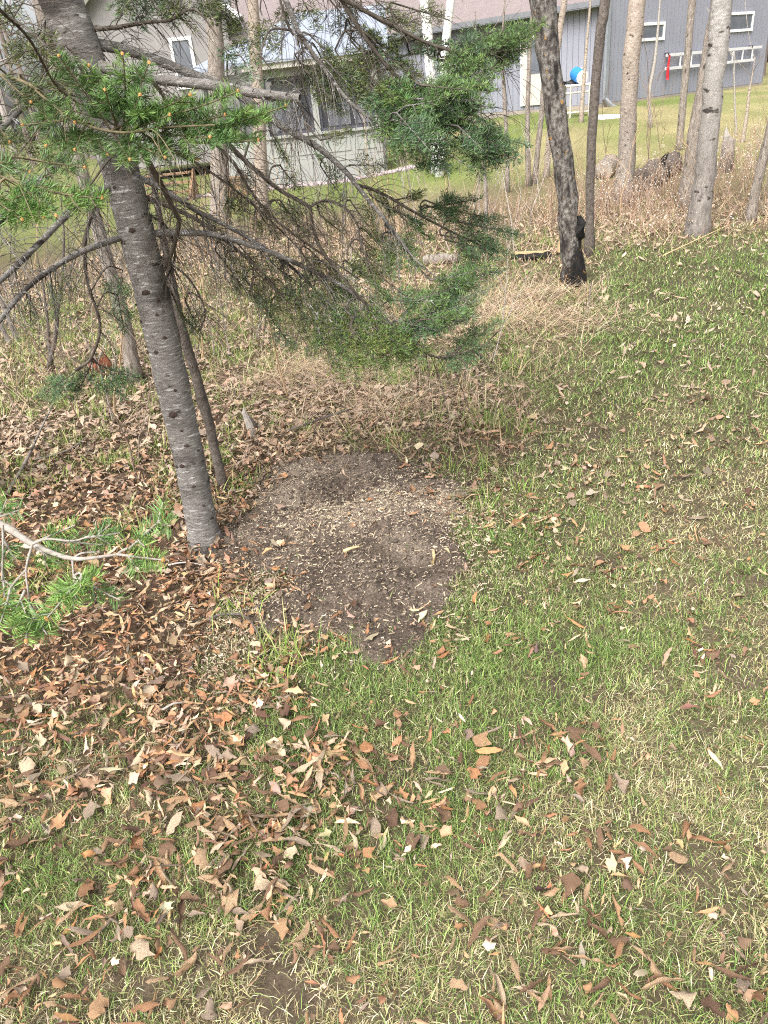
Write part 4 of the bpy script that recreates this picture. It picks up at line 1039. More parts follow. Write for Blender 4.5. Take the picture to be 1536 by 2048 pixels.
# fine twiggy brush between the trees
br = MB()
def twig(p, d, L_, r_, c, lvl):
    q = [np.array(p)]; d = np.array(d, float)
    for k in range(4):
        d = d + rng.normal(0, .13, 3); d /= np.linalg.norm(d); q.append(q[-1] + d * L_ / 4)
    br.tube(q, np.linspace(r_, r_ * .4, 5), 4, c=c, cap=False)
    if lvl:
        for k in (1, 2, 3):
            if rng.random() < .8:
                s = rng.normal(0, .6, 3); s[2] = abs(s[2]) * .4 + .2; twig(q[k], d + s, L_ * .5, r_ * .55, c, lvl - 1)
bx2, by2, brr = wedge(3.4, 4.5, 13, 0.2, (-.64, .64))
for a, b in zip(bx2, by2):
    zq = zones([a], [b])[0]
    if zq[0] < .3: continue
    p = (a, b, float(surf(a, b)[0])); c = [(0.30,0.25,0.21),(0.36,0.32,0.28),(0.22,0.15,0.11),(0.40,0.28,0.17)][rng.integers(4)]
    twig(p, (rng.normal(0,.15), rng.normal(0,.15), 1), 0.5 + .9 * rng.random(), .003 + .004 * rng.random(), np.array(c), 2)
for (px, py, L_, r_) in [(860,770,.9,.005),(430,830,.5,.003),(300,760,.6,.004),(170,800,.7,.004),(270,950,.8,.005),(275,930,.7,.004),(70,900,.6,.004),(1300,330,1.8,.009),(1210,350,1.5,.007),(1320,300,1.6,.008),(620,480,1.4,.005),(680,470,1.2,.005),(660,500,1.5,.005),(590,930,.25,.002),(700,940,.2,.002)]:
    p = G(px, py); twig(p - [0, 0, .02], (rng.normal(0,.2), 0, 1), L_, r_, np.array((0.24,0.18,0.14)), 2)
tag(br.build('brush_twigs', 'weedstalk', colors=True), 'thin bare twigs and shoots rising from the rough strip', 'twigs', kind='stuff')

# tall dry weeds with pale seed heads on the right
wd_ = MB(); hd_ = MB()
def weeds(px, py, sp, num, hgt, heads=1.0):
    c = G(px, py)
    for _ in range(int(num * .75)):
        a, b = c[0] + rng.normal(0, sp), c[1] + rng.normal(0, sp * .6); z = float(surf(a, b)[0]); h_ = hgt * .72 * (0.4 + .75 * rng.random() ** 1.5)
        ln_ = rng.normal(0, .22, 2); q = np.array([(a, b, z), (a + ln_[0] * h_ * .4, b + ln_[1] * h_ * .4, z + h_ * .55), (a + ln_[0] * h_, b + ln_[1] * h_, z + h_)])
        cc2 = np.array([(0.34,0.235,0.155),(0.42,0.31,0.21),(0.26,0.165,0.12),(0.37,0.28,0.23)][rng.integers(4)])
        wd_.tube(q, [.0035, .003, .002], 3, c=cc2, cap=False)
        for _k in range(rng.integers(2, 6)):
            t0 = q[1] * (1 - (f_ := rng.random())) + q[2] * f_; e_ = t0 + [rng.normal(0, .05), rng.normal(0, .05), .05 + .05 * rng.random()]
            wd_.tube([t0, e_], [.0018, .0014], 3, c=cc2, cap=False)
            if rng.random() < .45 * heads:
                s = .005 + .005 * rng.random(); hd_.add(ico * s * (0.7 + .6 * rng.random((12, 1))) + e_, T=icf)
for a in [(1240,420,.5,90,.55),(1300,400,.6,120,.6),(1340,370,.6,130,.6),(1450,330,.7,150,.65),(1500,360,.6,130,.65),(1460,390,.5,90,.55),(1400,350,.6,90,.6),(1320,470,.4,50,.35),(1190,430,.3,40,.5),(1520,300,.7,110,.7),(1290,440,.4,70,.45)]: weeds(*a)
for a in [(1050,430,.9,110,.5,.1),(1120,440,.5,70,.45,.1),(960,440,.8,80,.4,.1),(1280,420,.5,60,.7,.2),(620,470,1.0,60,.4,.1),(760,480,.8,60,.4,.1),(1100,370,.9,80,.5,.1),(200,600,.8,50,.35,.1)]: weeds(*a)
tag(wd_.build('dry_weeds', 'weedstalk', colors=True), 'tall dry brown weed stalks among the trunks', 'weeds', kind='stuff')
tag(hd_.build('seed_heads', 'seedhead'), 'pale fluffy seed heads on the dry weeds at right', 'seed heads', kind='stuff')

# ------------------------------------------------------------------ logs and stumps
def log(name, label, pa_, pb_, wpx, m_, lift_=0.0, endm='splitwood', sides=12, cat='log'):
    a = G(*pa_); b = G(*pb_); r_ = wpx / 2 * depth(a) / F
    a = a + [0, 0, r_ * .8 + lift_]; b = b + [0, 0, r_ * .8 + lift_]
    e = empty(name, a); tag(e, label, cat)
    q = np.array([(a * (1 - t) + b * t) - a for t in np.linspace(0, 1, 9)]); q[1:-1] += rng.normal(0, r_ * .08, (7, 3))
    MB().tube(q, r_ * (1 + .08 * rng.normal(size=9)), sides, bump=.10).build('bark', m_, e, smooth=True)
    dv = (q[-1] - q[0]) / np.linalg.norm(q[-1] - q[0])
    for s, p in ((-1, q[0]), (1, q[-1])): MB().tube([p, p + dv * s * .006], [r_ * .88, r_ * .84], sides).build('cut_end', endm, e)
    return e
lg = log('charred_log', 'charred black log lying left of the burnt trunk', (1022,522), (1104,518), 15, 'char')
a = G(1030, 519); b = G(1100, 516); L_ = depth(a)
top_ = MB(); rr3 = 15 / 2 * L_ / F
o0 = np.array(lg.location)
top_.add([(a - o0 + [0, 0, rr3 * 1.86]), (b - o0 + [0, 0, rr3 * 1.86]), (b - o0 + [0, rr3 * .7, rr3 * 1.84]), (a - o0 + [0, rr3 * .7, rr3 * 1.84]),(a - o0 + [0, 0, rr3 * 1.2]), (b - o0 + [0, 0, rr3 * 1.2]), (b - o0 + [0, rr3 * .7, rr3 * 1.2]), (a - o0 + [0, rr3 * .7, rr3 * 1.2])], Q=[(0,1,2,3),(0,4,5,1),(1,5,6,2),(2,6,7,3),(3,7,4,0)])
top_.build('split_face', 'splitwood', lg)
log('fallen_log', 'short grey log lying behind the fir needle tips', (848,530), (918,524), 20, 'bark_grey', endm='weathered')
sp = G(1124, 508); spe = empty('split_stump', sp); tag(spe, 'small upright piece of split orange wood beside the burnt trunk', 'firewood')
d_ = depth(sp); u = d_ / F
MB().add([(-9*u,-.03,-.02),(9*u,-.03,-.02),(9*u,.05,-.02),(-9*u,.05,-.02),(-7*u,-.02,26*u),(4*u,-.025,30*u),(8*u,.04,24*u),(-6*u,.04,25*u)], Q=[(4,5,6,7),(0,1,5,4),(1,2,6,5),(2,3,7,6),(3,0,4,7)]).build('wood', 'splitwood', spe)
MB().tube([(-11*u,-.02,.0),(11*u,-.02,.01)], [5*u,4*u], 8, bump=.2).build('bark_strip', 'char', spe)
log('round_log', 'sawn grey log end between the slim and pale trunks', (1207,358), (1222,340), 36, 'bark_grey', endm='weathered')
fl = log('mossy_log', 'large dark fallen log half buried in dry weeds', (1285,382), (1345,345), 46, 'bark_dark', endm='bark_dark')
MB().tube([(P(1318,335,depth(G(1318,372))) - np.array(fl.location)) - [0,0,.05], P(1330,315,depth(G(1318,372))) - np.array(fl.location), P(1337,305,depth(G(1318,372))) - np.array(fl.location)], [.07,.04,.01], 7, bump=.25).build('broken_limb', 'char', fl)
sp = G(1452, 345); d_ = depth(sp); u = d_ / F
bs = empty('broken_stump', sp); tag(bs, 'broken grey stump with a pale splintered tip at the right', 'stump')
MB().tube([(0,0,-.05),(-1*u,0,30*u),(-2*u,0,58*u),(-4*u,0,62*u)], [15*u,13*u,12*u,6*u], 12, bump=.12).build('trunk', 'bark_grey', bs, smooth=True)
MB().tube([(-6*u,0,54*u),(-8*u,0,66*u),(-10*u,0,82*u)], [7*u,6*u,1*u], 6, bump=.2).build('splinter', 'weathered', bs)
sp = G(205, 745); d_ = depth(sp); u = d_ / F
rs_ = empty('rotten_stump', sp); tag(rs_, 'low reddish-brown rotten stump left of the big fir', 'stump')
for k in range(9):
    a = k * .7; hh = (14 + 22 * rng.random()) * u
    MB().tube([(math.cos(a)*16*u, math.sin(a)*12*u, -.02), (math.cos(a)*14*u, math.sin(a)*10*u, hh*.6), (math.cos(a)*12*u+.01, math.sin(a)*8*u, hh)], [9*u, 8*u, 2*u], 6, bump=.3).build('shard', 'rotwood', rs_)
sp = G(508, 872); d_ = depth(sp); u = d_ / F
ks = empty('dead_stub', sp); tag(ks, 'small grey dead stub standing in the leaves behind the bare soil', 'stump')
MB().tube([(0,0,-.03),(-4*u,0,22*u),(-10*u,0,52*u),(-9*u,0,62*u)], [8*u,7*u,5*u,1*u], 7, bump=.25).build('stem', 'weathered', ks)
MB().tube([(8*u,.03,-.03),(4*u,.02,20*u),(0,0,42*u)], [7*u,6*u,2*u], 7, bump=.25).build('splinter', 'bark_dark', ks)

def stick(label, pts, wpx, m_='bark_grey', lift_=.03):
    q = np.array([G(*p[:2]) + [0, 0, lift_ + (p[2] if len(p) > 2 else 0)] for p in pts]); r_ = wpx / 2 * depth(q[0]) / F
    o0 = q[0].copy(); c = crv(q - o0, 14)
    o = MB().tube(c, np.linspace(r_, r_ * .5, len(c)), 7, bump=.12).build('fallen_stick', m_, loc=o0, smooth=True)
    return tag(o, label, 'stick', 'sticks lying on the ground')
stick('forked grey stick rising from the leaves at the left edge', [(20,995),(60,945,.04),(95,900,.10),(125,866,.16)], 8)
stick('thin twig running along the leaves left of the fir base', [(70,930),(140,920,.03),(180,900,.05)], 4)
stick('thin curved stick at the front left of the bare soil', [(400,1265),(440,1248,.01),(490,1250,.015),(515,1275,.01),(525,1295)], 6, 'bark_dark')
stick('straight pale stick lying left of the bare soil', [(340,1142),(375,1141,.01),(412,1143)], 4, 'weathered', .03)
stick('brown stick lying in the straw behind the bare soil', [(575,880),(640,862,.02),(700,845,.03)], 7, 'bark_dark', .05)
stick('long pale reed leaning across the lawn edge by the aspen', [(1325,522),(1400,490,.02),(1470,462,.05)], 2.6, 'splitwood', .05)
stick('short dark twig stuck up on the lawn edge', [(1173,630),(1178,612,.06),(1181,598,.13)], 4, 'bark_dark', .0)
stick('short bent bark piece on the soil', [(690,1128),(708,1123,.005),(722,1118)], 8, 'splitwood', .06)
stick('grey stick hidden in the litter at the lower left', [(330,1440),(352,1432,.01),(372,1424)], 6, 'weathered', .04)
#PART3
# ------------------------------------------------------------------ the big fir
def needles_on(mb, pts, dens, L0, W0, tone, flat=0.45, upv=np.array([0, 0, 1.0])):
    """needles along a shoot polyline: narrow tapered blades, two-ranked and swept forward"""
    pts = np.asarray(pts); seg = np.diff(pts, axis=0); sl2 = np.linalg.norm(seg, axis=1); tot = sl2.sum()
    n = max(4, int(tot * dens)); cum = np.concatenate([[0], np.cumsum(sl2)])
    s = np.clip((np.arange(n) + rng.uniform(.1, .9, n)) / n, 0, .999) * tot; i_ = np.clip(np.searchsorted(cum, s) - 1, 0, len(seg) - 1)
    f_ = ((s - cum[i_]) / sl2[i_])[:, None]; p = pts[i_] + seg[i_] * f_
    t = seg[i_] / sl2[i_][:, None]
    side = np.cross(t, upv); side /= np.linalg.norm(side, axis=1)[:, None] + 1e-9
    upn = np.cross(side, t)
    ph = np.where(rng.random(n) < .5, 0, math.pi) + rng.normal(0, flat, n)
    ph = np.where((rng.random(n) < .16), rng.uniform(0.2, math.pi - 0.2, n), ph)
    rad = np.cos(ph)[:, None] * side + np.sin(ph)[:, None] * upn
    frac = s / tot
    sw = rng.uniform(.30, .62, n) + 0.5 * np.clip(frac - .85, 0, 1) * 3
    d = rad * np.cos(sw)[:, None] + t * np.sin(sw)[:, None]
    L_ = L0 * (0.7 + .5 * rng.random(n)) * np.clip(1.15 - .35 * frac, .6, 1)
    # small bend: two segments
    m_ = p + d * (L_ * .55)[:, None]
    d2 = d + upn * rng.normal(.18, .12, n)[:, None]; d2 /= np.linalg.norm(d2, axis=1)[:, None]
    e_ = m_ + d2 * (L_ * .45)[:, None]
    wv = np.cross(d, rad + rng.normal(0, .6, (n, 3))); wv /= np.linalg.norm(wv, axis=1)[:, None] + 1e-9
    hw = W0 / 2
    V = np.stack([p, m_ - wv * hw, m_ + wv * hw, e_], 1).reshape(-1, 3)
    k = np.arange(n)[:, None] * 4
    cbase = np.array(tone) * (1 + .16 * rng.normal(0, 1, (n, 1)).clip(-2, 2)) * (1 + .05 * rng.normal(0, 1, (n, 3)))
    tip = np.clip(frac - .55, 0, 1)[:, None] * np.array([.10, .11, .02]) * (np.array(tone)[1] / .12)
    c = np.clip(cbase + tip * .5, .01, .8)
    mb.add(V, T=np.concatenate([k + [[0, 2, 1]], k + [[1, 2, 3]]]), c=np.repeat(c, 4, 0))

TONE = {'b': [(0.105,0.20,0.05),(0.135,0.24,0.055),(0.09,0.18,0.055)], 'd': [(0.075,0.140,0.060),(0.092,0.162,0.062),(0.085,0.15,0.075)],
        'm': [(0.095,0.17,0.052),(0.125,0.205,0.06),(0.105,0.17,0.062)], 'o': [(0.10,0.12,0.038),(0.12,0.14,0.042),(0.095,0.115,0.045),(0.085,0.125,0.05)],
        'B': [(0.17,0.29,0.075),(0.20,0.33,0.085),(0.15,0.26,0.08)],
        'y': [(0.12,0.18,0.05),(0.15,0.20,0.05),(0.10,0.16,0.05)]}
class FirB:
    def __init__(s, pts, r0, r1): s.pts = pts; s.r0 = r0; s.r1 = r1; s.wood = MB(); s.nd = MB(); s.buds = []
FB = []
def rod(fb, q, r_a, r_b, sides=5):
    fb.wood.tube(q, np.linspace(r_a, r_b, len(q)), sides, cap=False)
def frond(fb, p0, p1, tone, near=False, thin=1.0, bud=False):
    """flat spray of needle-clad shoots from p0 to p1"""
    p0, p1 = np.asarray(p0, float), np.asarray(p1, float)
    ax = p1 - p0; L_ = np.linalg.norm(ax); axn = ax / L_
    tocam = CAM - p0; tocam /= np.linalg.norm(tocam)
    nrm = np.array([0, 0, 1.0]) * rng.uniform(.4, 1) + tocam * rng.uniform(.3, .9) + rng.normal(0, .25, 3)
    nrm -= axn * (nrm @ axn); nrm /= np.linalg.norm(nrm); sd_ = np.cross(axn, nrm)
    sag = rng.uniform(-.02, .10) * L_
    def A(t): return p0 + ax * t - nrm * (sag * 4 * t * (1 - t)) * .5
    ts = np.linspace(0, 1, 7); spine = np.array([A(t) for t in ts])
    rod(fb, spine, .0032 if not near else .0026, .0012, 4)
    tn = TONE[tone]; dens = (2000 if near else 780) * thin; NL = .026 if near else .0255; NW = .00165 if near else .0025
    tc_ = tn[rng.integers(len(tn))]
    needles_on(fb.nd, spine[1 if near else 2:], dens, NL, NW, tc_, upv=nrm)
    s = .12 * L_ + .01; k = 0
    while s < L_ * .9:
        t = s / L_; rem = (1 - t) * L_
        for sg in (-1, 1):
            if rng.random() < (.30 if near else .13): continue
            ln_ = np.clip(rem * .62, .03, .13) * rng.uniform(.7, 1.15); an = rng.uniform(.62, .95)
            d = axn * math.cos(an) + sd_ * sg * math.sin(an) + nrm * rng.normal(0, .16) + np.array([0, 0, -.10]); d /= np.linalg.norm(d)
            q0 = A(t); cvv = axn * .35 + np.array([0, 0, rng.normal(0, .15)])
            q = np.array([q0, q0 + d * ln_ * .5, q0 + d * ln_ + cvv * ln_ * .16])
            rod(fb, q, .0018, .0009, 3); needles_on(fb.nd, q, dens, NL, NW, tn[rng.integers(len(tn))], upv=nrm)
            if ln_ > .07:
                for sg2 in (-1, 1):
                    q1 = q[1]; d2 = d * .75 + np.cross(d, nrm) * sg2 * .6; d2 /= np.linalg.norm(d2); l2 = ln_ * rng.uniform(.3, .5)
                    qq = np.array([q1, q1 + d2 * l2]); rod(fb, qq, .0012, .0008, 3); needles_on(fb.nd, qq, dens, NL * .9, NW, tn[rng.integers(len(tn))], upv=nrm)
        s += rng.uniform(.026, .042) * (1.5 if near else 1.0)
    if bud: fb.buds.append(p1)

def fir(base_px, top_px, w_base, w_top, name, label, extra_h):
    b = G(*base_px); Yb = b[1]
    t = PY(*top_px, Yb)
    return b, t, Yb
b, t, YT = fir((412, 1090), (108, 0), 0, 0, '', '', 0)
t = PY(110, 0, YT - 0.0)
fir_e = empty('fir_tree', b); tag(fir_e, 'tall fir with a ringed grey trunk and drooping green needle branches', 'fir tree')
tp = [(412,1092,66),(402,1040,60),(379,920,61),(345,770,66),(312,620,68),(277,480,70),(238,330,75),(203,220,79),(158,95,84),(113,-25,87)]
TP = np.array([PY(p[0], p[1], YT) for p in tp]); TR = np.array([p[2] / 2 * depth(q) / F for p, q in zip(tp, TP)])
dv = TP[-1] - TP[-3]; dv /= np.linalg.norm(dv)
for k in range(5): TP = np.vstack([TP, TP[-1] + dv * .8]); TR = np.append(TR, TR[-1] * .88)
TP[0, 2] -= .06
cT = crv(TP - b, 90); rT = np.interp(np.linspace(0, 1, len(cT)), np.linspace(0, 1, len(TR)), TR)
rT[:7] *= [1.55, 1.32, 1.17, 1.10, 1.06, 1.03, 1.01]
rT *= 1 + .018 * np.sin(np.arange(len(rT)) * 2.1) + .012 * rng.normal(size=len(rT))
MB().tube(cT, rT, 28, bump=.012).build('trunk', 'firbark', fir_e, smooth=True)
for (px, py, s) in [(240,372,7),(272,455,8),(300,578,10),(322,592,6),(320,622,5),(335,667,6),(320,695,6),(352,818,11),(370,920,8),(355,770,5),(275,640,5),(262,607,5),(392,960,5),(410,1000,5),(320,595,5),(255,480,9),(368,850,5),(378,880,6),(300,700,5)]:
    p = PY(px, py, YT); c = np.array([np.interp(p[2] - b[2], cT[:, 2], cT[:, k]) for k in range(3)]) + b
    r_ = np.interp(p[2] - b[2], cT[:, 2], rT); dx_ = np.clip((p[0] - c[0]) / r_, -.85, .85)
    pos = c + np.array([dx_ * r_, -math.sqrt(1 - dx_ ** 2) * r_ * .98, 0]); u = s * depth(pos) / F
    k_ = MB().add(ico * [u, u * .28, u * .7] * (0.8 + .4 * rng.random((12, 1))), T=np.vstack([icf, [(11, 7, 6), (11, 8, 7), (11, 9, 8), (11, 10, 9), (11, 6, 10)]]))
    o = k_.build('knot', 'knot', fir_e); o.location = pos - b
def tdep(px, py): return depth(PY(px, py, YT))
def fbranch(pts, d1, w0, w1, d0=None):
    """pts in photo directions, from trunk depth (or d0) to d1"""
    d0 = d0 if d0 is not None else tdep(*pts[0]); n = len(pts)
    L_ = np.concatenate([[0], np.cumsum([math.hypot(pts[k + 1][0] - pts[k][0], pts[k + 1][1] - pts[k][1]) for k in range(n - 1)])]); L_ /= L_[-1]
    q = np.array([P(p[0], p[1], d0 * (1 - t) + d1 * t) for p, t in zip(pts, L_)])
    c = crv(q, 5 * (n - 1) + 1); fb = FirB(c, w0 / 2 * d0 / F, w1 / 2 * d1 / F); rod(fb, c, fb.r0, fb.r1, 8)
    FB.append(fb); return fb
fbranch([(275,470),(340,466),(420,468),(500,490),(560,512),(620,540),(690,575),(760,630),(830,680)], 2.95, 15, 5)
fbranch([(268,468),(232,478),(160,505),(100,540),(50,580),(0,640),(-60,720)], 2.25, 14, 9)
fbranch([(245,362),(205,380),(150,415),(75,490),(0,562),(-60,610)], 2.1, 15, 10)
fbranch([(212,258),(170,270),(110,335),(50,385),(0,440),(-60,490)], 2.0, 17, 12)
fbranch([(180,160),(140,170),(90,190),(50,212),(0,260),(-60,300)], 2.0, 14, 10)
fbranch([(140,80),(200,90),(257,101),(325,125),(406,157),(470,185),(560,250),(635,294),(690,342),(717,376),(770,440),(815,500)], 2.85, 24, 6)
fbranch([(165,120),(230,140),(310,157),(426,171),(520,188),(600,197)], 2.25, 22, 17)
fbranch([(715,370),(760,385),(830,425),(900,462),(975,497)], 2.95, 7, 3, d0=2.8)
fbranch([(255,345),(320,375),(390,420),(450,450),(520,490),(590,540),(650,600)], 2.95, 13, 5)
fbranch([(265,385),(330,410),(395,440),(450,480),(520,540),(560,590)], 2.9, 11, 4)
fbranch([(280,295),(320,365),(350,425),(358,445),(345,500),(320,555)], 2.75, 14, 7, d0=2.2)
fbranch([(395,205),(440,270),(500,330),(560,380),(618,414),(624,445),(642,499),(690,560),(737,617),(790,680)], 2.95, 11, 4, d0=2.4)
fbranch([(618,414),(650,401),(690,415),(715,450),(720,480),(735,520)], 2.85, 6, 3, d0=2.75)
fbranch([(180,-40),(330,-60),(540,-30),(600,70),(650,140),(700,205),(770,255),(830,290)], 2.6, 15, 5)
fbranch([(170,-80),(450,-90),(640,-30),(690,0),(780,48),(870,92),(960,108),(1020,100)], 2.65, 14, 4)
fbranch([(160,-120),(500,-160),(640,-60),(720,60),(790,150),(850,185),(930,220),(980,250)], 2.7, 13, 4)
fbranch([(430,285),(470,330),(500,380),(540,430),(590,470),(640,505),(720,560)], 2.9, 8, 3, d0=2.45)
fbranch([(195,400),(180,440),(169,495),(176,570),(200,648),(183,715),(150,740)], 3.1, 9, 5)
fbranch([(560,0),(580,60),(602,85),(605,130),(600,200),(610,240)], 2.6, 5, 3, d0=2.4)
fbranch([(245,350),(255,280),(200,230),(120,180),(60,80),(0,20),(-40,-20)], 1.3, 3, 9)
fbranch([(265,480),(330,520),(380,560),(410,620),(400,660)], 2.9, 5, 3)
fbranch([(820,690),(860,710),(900,718),(950,705),(1000,660)], 2.9, 5, 2, d0=2.92)
fbranch([(160,60),(230,55),(290,45),(340,40),(375,20)], 2.4, 10, 4)
fbranch([(300,157),(330,200),(330,260),(345,300),(400,330),(470,380),(540,440),(600,500)], 2.85, 9, 3, d0=2.2)
fbranch([(270,420),(330,450),(350,510),(330,560),(316,558)], 2.85, 6, 4)
fbranch([(165,60),(110,20),(80,-40)], 2.3, 10, 6)
NEAR = fbranch([(-40,140),(60,170),(150,240),(240,265),(330,255),(430,250)], 1.50, 8, 3, d0=1.55)
NEAR2 = fbranch([(-60,330),(0,352),(60,372),(140,372)], 1.42, 6, 3, d0=1.4)
def att(tipx, tipy, bx_, by_, dt_, db_, tone, near=False, thin=1.0, bud=False):
    p0, p1 = P(bx_, by_, db_), P(tipx, tipy, dt_)
    best = None
    for k, fb in enumerate(FB):
        d_ = np.linalg.norm(fb.pts - p0, axis=1); j = int(np.argmin(d_))
        if best is None or d_[j] < best[0]: best = (d_[j], k, j)
    fb = FB[best[1]]; a = fb.pts[best[2]]
    if best[0] > .012:
        dr_ = (p1 - p0) / np.linalg.norm(p1 - p0); mid_ = (a + p0) / 2 + np.array([0, 0, .12 * best[0]]) - dr_ * .15 * best[0]
        rod(fb, crv([a, mid_, p0], 8), .0026 if near else .0038, .0022 if near else .003, 4)
    frond(fb, p0, p1, tone, near, thin, bud)
